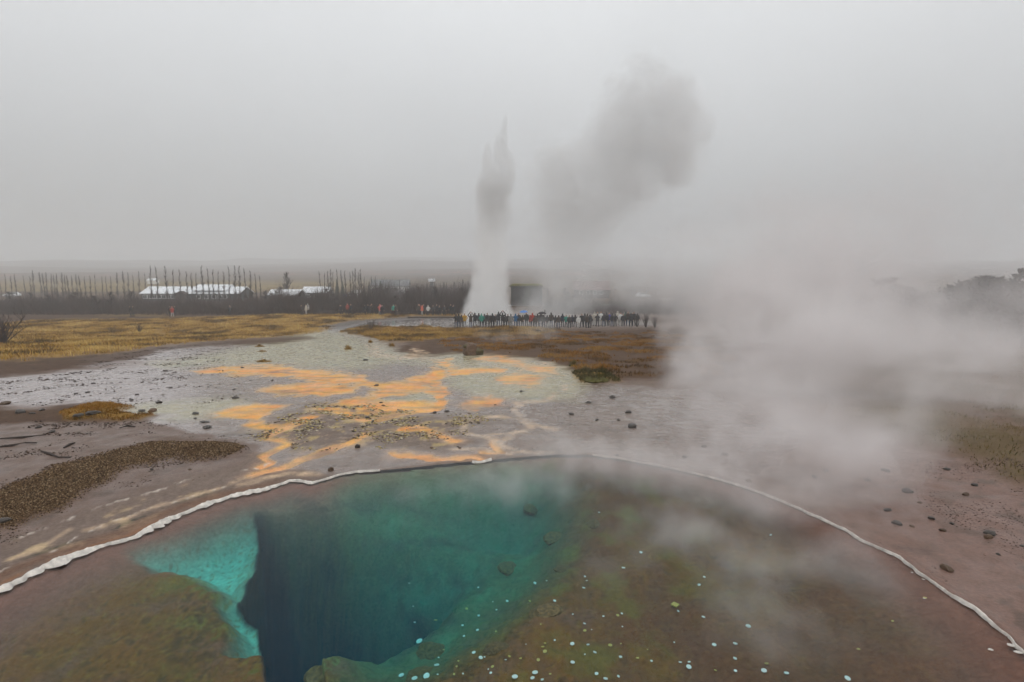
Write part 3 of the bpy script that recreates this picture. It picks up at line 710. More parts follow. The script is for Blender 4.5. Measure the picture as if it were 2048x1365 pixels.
def poplar_meshes(seed, slim):
    rnd = random.Random(seed); H = 10.0
    t = MB(); lean = [(rnd.uniform(-.12, .12), rnd.uniform(-.12, .12)) for _ in range(7)]
    pts = [(lean[i][0] * i / 3, lean[i][1] * i / 3, H * i / 6) for i in range(7)]
    t.tube(pts, [0.10, 0.088, 0.075, 0.06, 0.045, 0.030, 0.012], 6)
    c = MB()
    for k in range(int(72 * (1.0 if slim < 1 else 1.7))):
        z = H * rnd.uniform(0.10, 0.97); f = z / H; i = min(int(f * 6), 5); g = f * 6 - i
        base = Vector(pts[i]).lerp(Vector(pts[i + 1]), g); a = rnd.uniform(0, 6.283)
        ln = (1.9 * (1 - f) ** 0.7 + 0.35) * rnd.uniform(0.5, 1.1) * slim
        out = rnd.uniform(0.20, 0.48) * (1.25 if slim > 1 else 1)
        tip = base + Vector((math.cos(a) * ln * out, math.sin(a) * ln * out, ln * rnd.uniform(0.75, 1.0)))
        mid = base.lerp(tip, 0.5) + Vector((math.cos(a), math.sin(a), 0)) * 0.08 * ln
        c.tube([base, mid, tip], [0.046, 0.034, 0.014], 3, False)
        for q in range(3):
            b0 = mid.lerp(tip, rnd.uniform(0, 0.7)); a2 = a + rnd.uniform(-1.6, 1.6); l2 = ln * rnd.uniform(0.22, 0.45)
            c.tube([b0, b0 + Vector((math.cos(a2) * l2 * 0.45, math.sin(a2) * l2 * 0.45, l2))], [0.024, 0.012], 3, False)
    return t.mesh('trunk', m_bark, True), c.mesh('crown', m_twig)
POPLAR = [poplar_meshes(20 + i, s) for i, s in enumerate((0.62, 0.75, 0.55, 0.85, 1.35))]
def poplar(px, base_py, top_py, depth, kind, label, group, rnd):
    p = at_depth(px, base_py, depth); g = ground_z(p.x, p.y)
    h = at_depth(px, top_py, depth).z - g
    t = thing('poplar_tree', (p.x, p.y, g - 0.05), rnd.uniform(0, 6.28), label, 'tree', group)
    s = h / 10.0; t.scale = (max(s, 0.55), max(s, 0.55), s)
    a, c = POPLAR[kind]
    link('trunk', a, t); link('crown', c, t)
    return t
rnd = random.Random(4)
def zx1(v): return v * 0.3418
row = [(890, 85), (925, 88), (980, 90), (1022, 108), (1058, 108), (1098, 118), (1128, 132), (1155, 128), (1192, 90), (1225, 98), (1255, 108), (1285, 118), (1315, 124), (1345, 88), (1380, 88),
       (1408, 90), (1438, 100), (1470, 118), (1500, 132), (1527, 142)]
for i, (a, t_) in enumerate(row):
    poplar(zx1(a), 600, 500 + zx1(t_), 138 + rnd.uniform(-2, 2), rnd.randrange(3),
           'slender bare poplar, %s from the left in the spaced row before the long lodge' % nth(i + 1), 'poplars before the lodge', rnd)
left = [(-30, 140), (10, 140), (40, 135), (75, 150), (100, 140), (150, 145), (185, 150), (205, 118), (247, 128), (264, 135), (280, 130), (310, 138), (325, 145), (340, 138), (372, 132), (388, 145), (405, 148), (430, 150), (455, 142),
        (475, 150), (505, 155), (535, 150), (565, 138), (605, 150), (630, 148), (655, 152), (692, 130), (730, 122), (757, 130), (785, 140), (820, 122), (855, 132)]
for i, (a, t_) in enumerate(left):
    poplar(zx1(a), 598, 500 + zx1(t_), 165 + rnd.uniform(-8, 8), 3 if 200 < a < 480 else rnd.randrange(4),
           'misty bare poplar, %s from the left photo edge, left of the long lodge' % nth(i + 1), 'poplars left of the lodge', rnd)
mid = [(480, 138), (515, 150), (540, 140), (555, 128), (572, 140), (600, 124), (630, 138), (655, 138), (690, 150), (706, 135), (722, 124), (745, 150), (762, 128), (785, 180), (835, 180), (860, 178)]
for i, (a, t_) in enumerate(mid):
    poplar(500 + a * 0.293, 602, 500 + t_ * 0.293, 150 + rnd.uniform(-8, 10), rnd.randrange(4),
           'bare poplar, %s from the left in the clump right of the small huts' % nth(i + 1), 'poplars right of the huts', rnd)
farp = [1090, 1112, 1140, 1162, 1185, 1210, 1262, 1300, 1322, 1345, 1380, 1396, 1412, 1440, 1455, 1472, 1490]
for i, a in enumerate(farp):
    poplar(500 + a * 0.293, 600, 500 + (212 + rnd.uniform(-10, 26)) * 0.293, 190 + rnd.uniform(-8, 10), rnd.randrange(2, 5),
           'faint bare poplar, %s from the left of those just left of the geyser' % nth(i + 1), 'faint poplars left of the geyser', rnd)
for i, a in enumerate([1340, 1365, 1390, 1420, 1560, 1580, 1600, 1640, 1668, 1690, 1750, 1790]):
    poplar(880 + a * 0.244, 598, 540 + (120 + rnd.uniform(-8, 40)) * 0.244, 185 + rnd.uniform(-8, 10), rnd.randrange(2, 5),
           'ghostly poplar in the fog, %s rightward from the red roofed house' % nth(i + 1), 'poplars in the fog right of the geyser', rnd)
t = poplar(574, 602, 545, 150, 4, 'lone rounded bare tree between the long lodge and the huts', None, rnd); t.name = 'bare_tree'; t.scale = (1.5, 1.5, t.scale[2])

for i in range(30):
    px = [560, 600, 640, 655, 668, 690, 705, 748, 770, 790, 806, 815, 838, 850, 872, 900, 912, 925, 20, 62, 98, 118, 150, 190, 222, 262, 530, 545, 1130, 1145][i]; dep = rnd.uniform(104, 140)
    t = poplar(px, 602, rnd.uniform(572, 592) if px > 300 else rnd.uniform(582, 596), dep, 4, 'rounded bare bush, %s from the left among the bushes rising from the scrub' % nth(1 + sorted([560, 600, 640, 655, 668, 690, 705, 748, 770, 790, 806, 815, 838, 850, 872, 900, 912, 925, 20, 62, 98, 118, 150, 190, 222, 262, 530, 545, 1130, 1145]).index(px)), 'bare bushes rising from the scrub', rnd)
    t.name = 'bare_bush'; k = rnd.uniform(.9, 1.4); t.scale = (k, k, t.scale[2])
def spruce_meshes(seed):
    rnd = random.Random(seed); H = 8.0; t = MB(); t.tube([(0, 0, 0), (0, 0, H * 0.97)], [0.16, 0.02], 6)
    c = MB(); z = 0.7
    while z < H:
        f = z / H; rad = 1.75 * (1 - f) ** 0.85 + 0.08; nb = int(9 + 7 * (1 - f))
        for k in range(nb):
            a = 6.283 * k / nb + rnd.uniform(-.3, .3); L = rad * rnd.uniform(0.7, 1.12); dz = -0.22 * L + rnd.uniform(-.08, .08)
            d = Vector((math.cos(a), math.sin(a), 0)); s = Vector((-d.y, d.x, 0))
            p0 = Vector((0, 0, z)); p1 = d * L + Vector((0, 0, z + dz)); w = 0.16 + 0.14 * L
            b = len(c.v); c.v += [p0 - Vector((0, 0, .05)), d * L * .5 + s * w + Vector((0, 0, z + dz * .4 - .16)), p1, d * L * .5 - s * w + Vector((0, 0, z + dz * .4 - .16)), d * L * .5 + Vector((0, 0, z + dz * .4 + .10))]
            for f_ in ((b, b + 1, b + 4), (b + 1, b + 2, b + 4), (b + 2, b + 3, b + 4), (b + 3, b, b + 4)): c.f.append(f_); c.m.append(0)
        z += 0.30
    return t.mesh('trunk', m_bark), c.mesh('crown', m_needle)
SPRUCE = [spruce_meshes(i) for i in (1, 2)]
for px, bpy_, tpy, dep, lab in [(675, 602, 558, 140, 'dark pointed spruce just right of the small huts'), (686, 602, 561, 143, 'narrower spruce close behind the dark pointed spruce'),
                                (727, 602, 575, 135, 'short spruce above the parked white box truck'), (739, 602, 563, 142, 'tall green spruce right of the parked white box truck'),
                                (762, 602, 562, 175, 'wide misty spruce beside the grey roofed farmhouse'), (888, 600, 563, 180, 'faint spruce just left of the geyser steam'),
                                (893, 600, 570, 170, 'smaller faint spruce just left of the geyser steam')]:
    p = at_depth(px, bpy_, dep); g = ground_z(p.x, p.y); s = (at_depth(px, tpy, dep).z - g) / 8.0
    t = thing('spruce_tree', (p.x, p.y, g - .05), rnd.uniform(0, 6), lab, 'tree', 'spruces among the houses')
    wd = 1.6 if 'wide' in lab else 0.85
    t.scale = (s * wd, s * wd, s); a, c = SPRUCE[rnd.randrange(2)]; link('trunk', a, t); link('crown', c, t)

# scrub that reads as one dark mass
def scrub(name, n, seed, xlim, dlim, hfun, label, dens):
    rs = np.random.RandomState(seed)
    px = rs.uniform(xlim[0], xlim[1], n * 2); dep = rs.uniform(dlim[0], dlim[1], n * 2)
    x = (px - 1024) / FPX * dep * 1.0; y = dep
    k = fbm(x / 6.0, y / 5.0, 3) + dens(px) > rs.uniform(-0.6, 0.6, n * 2)
    x, y, px = x[k][:n], y[k][:n], px[k][:n]; m = len(x)
    clump = np.clip(0.72 + 2.2 * fbm(x / 3.4 + 4, y / 6.0, 3), 0.25, 2.0)
    z = z_base(x, y) - 0.1
    h = hfun(px) * clump * rs.uniform(0.35, 1.1, m)
    a = rs.uniform(0, 6.283, m); lean = rs.uniform(0.05, 0.5, m)
    tip = np.stack([x + np.cos(a) * h * lean, y + np.sin(a) * h * lean, z + h], 1)
    base = np.stack([x, y, z + rs.uniform(0, 0.5, m) * h], 1)
    rad = rs.uniform(0.022, 0.05, m)
    V = np.zeros((m, 4, 3)); 
    for q in range(3):
        V[:, q] = base + np.stack([np.cos(a + q * 2.094) * rad, np.sin(a + q * 2.094) * rad, np.zeros(m)], 1)
    V[:, 3] = tip
    o4 = (np.arange(m) * 4)[:, None]
    Fq = np.concatenate([o4 + np.array([[0, 1, 3]]), o4 + np.array([[1, 2, 3]]), o4 + np.array([[2, 0, 3]])], 0)
    o = link(name, np_mesh(name, V.reshape(-1, 3), Fq, m_scrub))
    return tag(o, label, 'scrub', kind='stuff')
scrub('scrub_thicket', 52000, 1, (-120, 960), (96, 124), lambda p: 1.9 + 1.7 * sstep(420, 640, p) + 0.5 * sstep(330, 200, p), 'dark brown leafless scrub in a band behind the grass', lambda p: 0.18 + 0.5 * sstep(400, 620, p))
scrub('scrub_thicket', 16000, 2, (1090, 1800), (96, 122), lambda p: 2.5 + 0 * p, 'misty leafless scrub behind the crowd right of the geyser', lambda p: 0.5 + 0 * p)
scrub('scrub_thicket', 15000, 3, (-120, 960), (128, 150), lambda p: 1.3 + 0.9 * sstep(560, 760, p), 'fainter scrub between the lodge and the nearer thicket', lambda p: 0.15 + 0.3 * sstep(500, 700, p))
scrub('scrub_thicket', 9000, 4, (745, 960), (155, 185), lambda p: 4.0 + 0 * p, 'brown misty copse around the farmhouse left of the geyser', lambda p: 0.4 + 0 * p)

def shrub_mesh(seed, nstem, h, spread):
    rnd = random.Random(seed); c = MB()
    for k in range(nstem):
        a = rnd.uniform(0, 6.283); L = h * rnd.uniform(0.6, 1.05); o = rnd.uniform(0.1, 1.0) * spread
        p0 = Vector((math.cos(a) * 0.08, math.sin(a) * 0.08, 0)); p2 = Vector((math.cos(a) * o * L, math.sin(a) * o * L, L * (1 - 0.3 * o)))
        p1 = p0.lerp(p2, 0.5) + Vector((rnd.uniform(-.08, .08), rnd.uniform(-.08, .08), 0.08 * L))
        c.tube([p0, p1, p2], [0.018 * h, 0.011 * h, 0.004 * h], 4, False)
        for q in range(5):
            b0 = p1.lerp(p2, rnd.uniform(-0.4, 0.8)); a2 = rnd.uniform(0, 6.28); l2 = L * rnd.uniform(0.15, 0.4)
            c.tube([b0, b0 + Vector((math.cos(a2) * l2 * .5, math.sin(a2) * l2 * .5, l2 * .8))], [0.007 * h, 0.003 * h], 3, False)
    return c.mesh('shrub', m_twig)
for px, py, h, ns, sp, lab in [(8, 690, 2.6, 26, 0.9, 'bare dark shrub at the left photo edge on the grass bank'), (-14, 694, 2.2, 22, 0.9, 'lower bare shrub cut by the left photo edge'),
                               (742, 661, 1.35, 14, 0.6, 'sparse bare shrub on the grass island beside the stream'),
                               (279, 667, 1.0, 22, 0.7, 'small bare shrub in the middle of the golden grass bank'), (1292, 655, 2.0, 14, 0.45, 'upright misty shrub at the right end of the crowd'),
                               (1310, 656, 1.6, 12, 0.5, 'rightmost misty shrub beyond the crowd'), (1274, 654, 1.8, 10, 0.4, 'slim misty shrub just inside the right end of the crowd')]:
    p = ground_pt(px, py)
    tag(link('bare_shrub', shrub_mesh(int(px) + 50, ns, h, sp), None, p), lab, 'shrub', 'bare shrubs on the grass')

def birch_meshes(seed):
    rnd = random.Random(seed); t = MB(); H = 5.0
    trunk = [(0, 0, 0), (.06, .02, 1.0), (-.03, .08, 2.1), (.1, 0, 3.4), (.05, .1, 4.4)]
    t.tube(trunk, [0.13, 0.11, 0.085, 0.05, 0.02], 7); limbs = MB(); tw = []
    for k in range(26):
        z = rnd.uniform(0.45, 4.2); i = min(int(z / 1.05), 3); base = Vector(trunk[i]).lerp(Vector(trunk[i + 1]), (z - trunk[i][2]) / (trunk[i + 1][2] - trunk[i][2]))
        a = rnd.uniform(0, 6.28); L = rnd.uniform(0.9, 2.1) * (1.15 - 0.13 * z); tip = base + Vector((math.cos(a) * L * .85, math.sin(a) * L * .85, L * .6))
        t.tube([base, base.lerp(tip, .5) + Vector((0, 0, .12)), tip], [0.04, 0.024, 0.008], 4, False)
        for q in range(80):
            b0 = base.lerp(tip, rnd.uniform(.35, 1.05)); dv = Vector((rnd.gauss(0, 1), rnd.gauss(0, 1), rnd.gauss(.3, 1))).normalized() * rnd.uniform(.15, .55)
            tw.append((b0 + dv * .2, b0 + dv))
    for p0, p1 in tw:
        s = Vector((rnd.uniform(-1, 1), rnd.uniform(-1, 1), rnd.uniform(-1, 1))).cross(p1 - p0)
        s = s.normalized() * rnd.uniform(.04, .09) if s.length > 1e-5 else Vector((.05, 0, 0)); b = len(limbs.v)
        limbs.v += [p0, p0.lerp(p1, .5) + s, p1, p0.lerp(p1, .5) - s]; limbs.f.append((b, b + 1, b + 2, b + 3)); limbs.m.append(0)
    return t.mesh('trunk', m_bark), limbs.mesh('crown', m_fogleaf)
BIRCH = [birch_meshes(i) for i in (5, 6, 7)]
for i, (px, bpy_, tpy, dep, sx, lab) in enumerate([(1755, 640, 556, 62, 1.3, 'round crowned foggy birch, leftmost of the dim trees on the right'), (1790, 640, 580, 60, 1.1, 'low foggy birch just right of the round crowned one'),
        (1835, 640, 574, 60, 1.2, 'pale foggy birch left of the tall group at right'), (1905, 660, 552, 52, 1.25, 'broad foggy birch starting the tall group at right'), (1945, 660, 548, 50, 1.2, 'dense foggy birch in the middle of the tall group at right'),
        (1985, 670, 555, 48, 1.1, 'dim birch left of the knobbed treetop'), (2014, 670, 538, 47, 0.75, 'narrow birch with the highest knobbed top at far right'), (2046, 697, 560, 39, 1.1, 'dark trunked birch at the right photo edge')]):
    p = at_depth(px, bpy_, dep); g = ground_z(p.x, p.y); s = (at_depth(px, tpy, dep).z - g) / 4.9
    t = thing('birch_tree', (p.x, p.y, g - .05), i * 1.7, lab, 'tree', 'foggy trees at right')
    t.scale = (s * sx * 1.35, s * sx * 1.35, s); a, c = BIRCH[i % 3]; link('trunk', a, t); link('crown', c, t)

# ================================================================== buildings
m_roof = mat('white_metal_roof', (0.74, 0.75, 0.77), rough=0.45, var=0.12, scale=0.8)
m_trim = mat('white_trim', (0.72, 0.71, 0.69), rough=0.6, var=0.06)
m_wall = mat('dark_timber_wall', (0.055, 0.058, 0.056), rough=0.85, var=0.25, scale=2)
m_wallb = mat('brown_timber_wall', (0.060, 0.036, 0.030), rough=0.85, var=0.25, scale=2)
m_glass = mat('window_glass', (0.03, 0.035, 0.04), rough=0.12, var=0.1, spec=0.6)
m_turf = mat('roof_turf', (0.17, 0.16, 0.04), rough=0.95, var=0.4, scale=1.5, bump=0.6)
m_red = mat('red_roof', (0.16, 0.085, 0.075), rough=0.7, var=0.2, scale=1)
m_grey = mat('grey_roof', (0.18, 0.18, 0.18), rough=0.7, var=0.2, scale=1)
m_batten = mat('weathered_battens', (0.060, 0.050, 0.044), rough=0.85, var=0.3, scale=2)
m_stone = mat('stone_plinth', (0.10, 0.09, 0.085), rough=0.9, var=0.3, scale=3, bump=0.5)

def gable_house(name, loc, rz, L, W, eave, ridge, wall, roof, wins, label, doors=(), group=None, seams=0.9, trim=None):
    h = thing(name, loc, rz, label, 'house', group)
    w = MB(); w.prism([(-W / 2, 0), (W / 2, 0), (W / 2, eave), (0, ridge), (-W / 2, eave)], -L / 2, L / 2)
    wo = w.build('wall', wall, h); wo.rotation_euler = (0, 0, R(-90))       # profile x -> depth, y -> length
    rf = bpy.data.objects.new('roof', None)
    m = MB(); t = 0.12; ov = 0.35
    for s in (-1, 1):
        k = (ridge - eave) / (W / 2); ex = W / 2 + ov
        a = [(0, ridge + 0.02), (s * ex, eave - k * ov + 0.02), (s * ex, eave - k * ov + 0.02 + t), (0, ridge + 0.02 + t)]
        m.prism(a, -L / 2 - ov, L / 2 + ov)
    ro = m.build('roof', roof, h); ro.rotation_euler = (0, 0, R(-90))
    bpy.data.objects.remove(rf)
    if seams:                                                               # standing seams of the sheets
        n = int(L / seams); q = MB(); k = (ridge - eave) / (W / 2); ex = W / 2 + ov - .02
        q.prism([(0, ridge + .02 + t), (-ex, eave - k * (ov - .02) + .02 + t), (-ex, eave - k * (ov - .02) + .06 + t), (0, ridge + .06 + t)], -.025, .025)
        qm = q.mesh('roof_seam', roof)
        for i in range(1, n):
            so = link('roof_seam', qm, ro); so.location = (0, -L / 2 + i * L / n, 0)
    for (x, z, ww, hh) in wins:
        f = MB(); f.box((x, -W / 2 - .03, z), (ww + .22, .08, hh + .22)); fo = f.build('window', trim or m_trim, h)
        g = MB(); g.box((x, -W / 2 - .06, z), (ww, .06, hh)); g.build('pane', m_glass, fo)
        if ww > .9:
            g = MB(); g.box((x, -W / 2 - .085, z), (.07, .05, hh)); g.build('mullion', trim or m_trim, fo)
    for (x, ww, hh) in doors:
        f = MB(); f.box((x, -W / 2 - .04, hh / 2), (ww, .1, hh)); d = f.build('door', m_trim, h)
        g = MB(); g.box((x + ww * .35, -W / 2 - .1, hh * .5), (.08, .06, .15)); g.build('handle', m_batten, d)
    return h
D = 155.0; a = at_depth(300, 600, D); c = at_depth(495, 600, D); Lh = c.x - a.x; gz = -4.75
wins = [(-Lh / 2 + 1.0 + i * 1.28, 1.35, .95, .85) for i in range(9)] + [(x, 1.35, .9, .9) for x in (2.2, 4.3, 6.4, 8.0, 9.4)]
lodge = gable_house('lodge', ((a.x + c.x) / 2, D, gz), R(-2), Lh, 7.5, 2.25, 3.85, m_wall, m_roof, wins, 'long low lodge with snow white metal roof behind the poplar row', doors=((-1.2, 1.0, 2.0),))
w2 = MB(); w2.prism([(-3.6, 3.0), (0, 4.55), (3.6, 3.0)], 0.2, 9.5); o = w2.build('raised_roof', m_roof, lodge); o.rotation_euler = (0, 0, R(-90)); o.location = (0, 0, 0)
pm = MB(); pm.prism([(-1.4, 0), (1.4, 0), (1.4, 2.0), (0, 2.75), (-1.4, 2.0)], -5.2, -3.7); po = pm.build('porch', m_wallb, lodge); po.location = (-1.8, 0, 0)
pr = MB(); pr.prism([(-1.6, 1.95), (0, 2.8), (1.6, 1.95), (1.6, 2.05), (0, 2.92), (-1.6, 2.05)], -5.4, -3.6); pr.build('porch_roof', m_wallb, lodge).location = (-1.8, 0, 0)
for (x0, x1, dd, rzz, lab, ee, rr_) in [(546, 603, 146, 0, 'small dark hut with white roof left of its twin, right of the lodge', 2.1, 3.3), (612, 660, 158, 3, 'second white roofed hut set behind the first, beside the spruces', 2.3, 3.7)]:
    a = at_depth(x0, 600, dd); c = at_depth(x1, 600, dd); Lh = c.x - a.x
    gable_house('hut', ((a.x + c.x) / 2, dd, -4.7), R(rzz), Lh, 5.5, ee, rr_, m_wall, m_roof, [(-Lh * .28, 1.3, 1.0, .7), (Lh * .05, 1.3, 1.0, .7)], lab, group='white roofed huts')
a = at_depth(306, 560, 330)
gable_house('farm_shed', (a.x, 330, ground_z(a.x, 330)), 0, 4.6, 4, 2.0, 3.0, m_trim, m_roof, [], 'tiny far white shed on the field above the lodge', seams=0)
a = at_depth(782, 580, 205)
gable_house('farmhouse', (a.x, 205, ground_z(a.x, 205)), R(4), 13, 7, 2.8, 4.9, m_trim, m_grey, [(-4, 1.7, 1, 1), (-1, 1.7, 1, 1), (2, 1.7, 1, 1)], 'grey roofed misty farmhouse right of the spruces', doors=((4.2, 1, 2),))
a = at_depth(1182, 590, 175)
gable_house('farmhouse', (a.x, 175, ground_z(a.x, 175)), R(-6), 10.5, 7, 2.6, 5.0, m_wallb, m_red, [(-3, 1.7, .8, 1), (-1, 1.7, .8, 1), (1, 1.7, .8, 1), (3, 1.7, .8, 1)], 'red roofed house with pale bargeboards right of the geyser', seams=0)
bm_ = thing('pump_tower', Vector((at_depth(864, 600, 185).x, 185, ground_z(at_depth(864, 600, 185).x, 185))), 0, 'thin pale tower with flat white top in the copse left of the geyser', 'tower')
q = MB(); q.box((0, 0, 2.3), (1.0, 1.0, 4.6)); q.build('shaft', m_grey, bm_)
q = MB(); q.box((0, 0, 5.1), (2.0, 2.0, .9)); q.box((0, 0, 4.62), (1.6, 1.6, .1)); q.build('cap', m_roof, bm_)

# dark hall with turf roof behind the geyser
hd = 128.0; p = at_depth(1053, 610, hd); hall = thing('turf_roof_hall', (p.x, hd, -4.6), R(-3), 'dark slatted hall with green turf roof right behind the geyser column', 'building')
W_ = 7.0; Hh = at_depth(1053, 573, hd).z + 4.6
q = MB(); q.box((0, 3.5, Hh / 2 - .1), (W_, 7, Hh - .2)); q.build('wall', m_wall, hall)
q = MB(); q.box((0, 3.5, .35), (W_ + .1, 7.1, .7)); q.build('plinth', m_stone, hall)
bq = MB(); bq.box((0, 0, Hh / 2 + .1), (.13, .12, Hh - .8)); bmsh = bq.mesh('batten', m_batten)
for i in range(22): link('batten', bmsh, hall).location = (-W_ / 2 + .2 + i * (W_ - .4) / 21, -.07, 0)
q = MB(); q.prism([(-W_ / 2 - .5, Hh - .1), (W_ / 2 + .25, Hh - .1), (W_ / 2 + .25, Hh + .12), (W_ / 2 - .1, Hh + .42), (-W_ / 2 + .3, Hh + .5), (-W_ / 2 - .5, Hh + .15)], -.55, 7.3); ro = q.build('roof', m_turf, hall)
q = MB(); q.box((-.12, -.58, Hh - .02), (W_ + .8, .06, .22)); q.build('fascia', m_batten, ro)
q = MB(); q.box((W_ / 2 + .7, 1.2, Hh - .55), (1.4, 2.6, .16)); q.box((W_ / 2 + 1.32, 1.2, Hh - 1.2), (.12, 2.6, 1.2)); q.build('canopy', m_batten, hall)
for i in (0, 1): 
    q = MB(); q.tube([(W_ / 2 + 1.2, .1 + 2.2 * i, 0), (W_ / 2 + 1.2, .1 + 2.2 * i, Hh - .6)], [.08, .08], 8); q.build('post', m_batten, hall)

# ================================================================== vehicles, poles
m_white = mat('white_car_paint', (0.72, 0.73, 0.74), rough=0.3, var=0.05, spec=0.5)
m_tyre = mat('tyre_rubber', (0.02, 0.02, 0.02), rough=0.85, var=0.1)
m_rim = mat('wheel_rim', (0.45, 0.45, 0.46), rough=0.35, var=0.05, metallic=0.8)
m_lampon, n, l, b = new_mat('headlamp_lit'); b.inputs['Base Color'].default_value = (.9, .88, .8, 1)
b.inputs['Emission Color'].default_value = (1, .93, .8, 1); b.inputs['Emission Strength'].default_value = 6
m_lampoff = mat('headlamp_glass', (0.7, 0.7, 0.7), rough=0.1, var=0.05)
m_navy = mat('blue_sign', (0.03, 0.10, 0.45), rough=0.5, var=0.05)
m_pole = mat('pole_timber', (0.10, 0.09, 0.085), rough=0.8, var=0.2)
def wheels(parent, xs, yw, r):
    for x in xs:
        for s in (-1, 1):
            tm = MB(); tm.tube([(x, s * yw - .11, r), (x, s * yw + .11, r)], [r, r], 18); w = tm.build('wheel', m_tyre, parent)
            rm = MB(); rm.tube([(x, s * (yw + .115) - .01, r), (x, s * (yw + .115) + .01, r)], [r * .6, r * .55], 14); rm.build('rim', m_rim, w)
def car(loc, rz, label, lit):
    c = thing('parked_car', loc, rz, label, 'car')
    m = MB(); m.prism([(-2.1, .35), (2.1, .35), (2.15, .62), (2.05, .85), (1.2, .98), (-1.95, 1.02), (-2.12, .8)], -.86, .86); bo = m.build('body', m_white, c)
    m = MB(); m.prism([(-1.9, 1.0), (1.15, .97), (.45, 1.50), (-.2, 1.58), (-1.3, 1.55)], -.74, .74); m.build('cabin', m_white, c)
    m = MB(); m.prism([(.25, 1.04), (1.0, 1.02), (.44, 1.44), (.25, 1.45)], -.755, .755); m.build('front_window', m_glass, c)
    m = MB(); m.prism([(-.75, 1.06), (.15, 1.05), (.15, 1.46), (-.75, 1.5)], -.756, .756); m.build('door_window', m_glass, c)
    m = MB(); m.prism([(-1.65, 1.08), (-.85, 1.07), (-.85, 1.49), (-1.3, 1.48)], -.757, .757); m.build('rear_window', m_glass, c)
    m = MB(); m.box((.86, 0, 1.22), (.02, 1.3, .34)); m.build('windscreen', m_glass, c).rotation_euler = (0, 0, 0)
    wheels(c, (-1.3, 1.32), .78, .33)
    for s in (-1, 1):
        m = MB(); m.ellipsoid((2.08, s * .62, .72), (.09, .17, .10)); m.build('headlight', m_lampon if lit else m_lampoff, c)
        m = MB(); m.box((.75, s * .9, 1.05), (.14, .12, .12)); m.build('mirror', m_white, c)
    return c
p = at_depth(25, 600, 178); car((p.x, 178, ground_z(p.x, 178)), R(186), 'white car parked by the road at the far left', False)
p = at_depth(727, 602, 160); car((p.x, 160, ground_z(p.x, 160) + .05), R(-18), 'white car with lit headlights beside the box truck', True)
p = at_depth(1286, 600, 175); car((p.x, 175, ground_z(p.x, 175)), R(10), 'foggy white car parked right of the red roofed house', False)
p = at_depth(710, 602, 163); tk = thing('box_truck', (p.x, 163, ground_z(p.x, 163) + .05), R(178), 'white box truck parked above the scrub, left of the lit car', 'truck')
m = MB(); m.box((-.6, 0, 1.7), (2.6, 1.9, 1.9)); m.build('cargo_box', m_trim, tk)
m = MB(); m.prism([(.75, .5), (2.0, .5), (2.0, 1.1), (1.75, 1.3), (1.45, 1.95), (.75, 1.95)], -.9, .9); m.build('cab', m_white, tk)
m = MB(); m.prism([(1.0, 1.3), (1.68, 1.28), (1.4, 1.85), (1.0, 1.85)], -.92, .92); m.build('cab_window', m_glass, tk)
m = MB(); m.box((.1, 0, .55), (3.8, .9, .25)); m.build('chassis', m_tyre, tk); wheels(tk, (-1.2, 1.3), .8, .36)
p = at_depth(1318, 600, 150); rl = thing('guard_rail', (p.x, 150, ground_z(p.x, 150)), 0, 'low white roadside rail in the fog right of the geyser', 'rail')
q = MB(); q.box((2.4, 0, .75), (4.8, .06, .22)); q.build('beam', m_trim, rl)
q = MB(); q.box((0, 0, .35), (.1, .1, .8)); qm = q.mesh('post', m_trim)
for i in range(5): link('post', qm, rl).location = (.3 + i * 1.05, .1, 0)
for px, top, dep, lab in [(800, 560, 150, 'thin tall pole standing in the scrub left of the geyser'), (1090, 620, 74, 'short dark marker post behind the crowd')]:
    p = at_depth(px, 605, dep); g = ground_z(p.x, dep); h = at_depth(px, top, dep).z - g
    m = MB(); m.tube([(0, 0, 0), (0, 0, h)], [.10 if dep > 100 else .05, .06 if dep > 100 else .05], 8)
    if dep > 100: m.box((0, 0, h - .3), (.9, .08, .08))
    tag(m.build('pole', m_pole, None, loc=(p.x, dep, g)), lab, 'pole')
p = at_depth(690, 602, 128); sg = thing('road_sign', (p.x, 128, ground_z(p.x, 128)), 0, 'small blue sign on a post right of the huts', 'sign')
m = MB(); m.tube([(0, 0, 0), (0, 0, 2.4)], [.04, .04], 6); m.build('post', m_pole, sg)
m = MB(); m.box((0, -.06, 2.05), (.75, .05, .95)); m.build('sign_board', m_navy, sg)

# timber edging of the path by the geyser
m_edge = mat('edging_timber', (0.07, 0.055, 0.045), rough=0.8, var=0.25, scale=2)
p0 = ground_pt(815, 636.5); p1 = ground_pt(962, 636.5); k = 12
eg = thing('path_edging', p0, math.atan2(p1.y - p0.y, p1.x - p0.x), 'low dark timber edging along the path behind the wet flat', 'edging'); LL = (p1 - p0).length / k
q = MB(); q.box((LL / 2, 0, .07), (LL - .03, .12, .24)); qm = q.mesh('beam', m_edge)
for i in range(k): 
    o = link('beam', qm, eg); o.location = (i * LL, 0, ground_z(*(p0.lerp(p1, (i + .5) / k)).xy) - p0.z)
# gravel road behind the scrub
m_road = mat('wet_gravel_road', (0.20, 0.19, 0.185), rough=0.35, var=0.2, scale=2)
xs = np.linspace(-170, 60, 120); V = []
for x in xs:
    yy = 128 + 0.02 * x + 1.5 * math.sin(x / 30)
    for s in (-2.2, 2.2): V.append((x, yy + s, 0))
V = np.array(V); V[:, 2] = grid_sample(GZ, V[:, 0], V[:, 1]) + 0.10
i = np.arange(119) * 2
tag(link('road', np_mesh('road', V, np.stack([i, i + 2, i + 3, i + 1], 1), m_road)), 'pale wet gravel road behind the scrub', kind='structure')

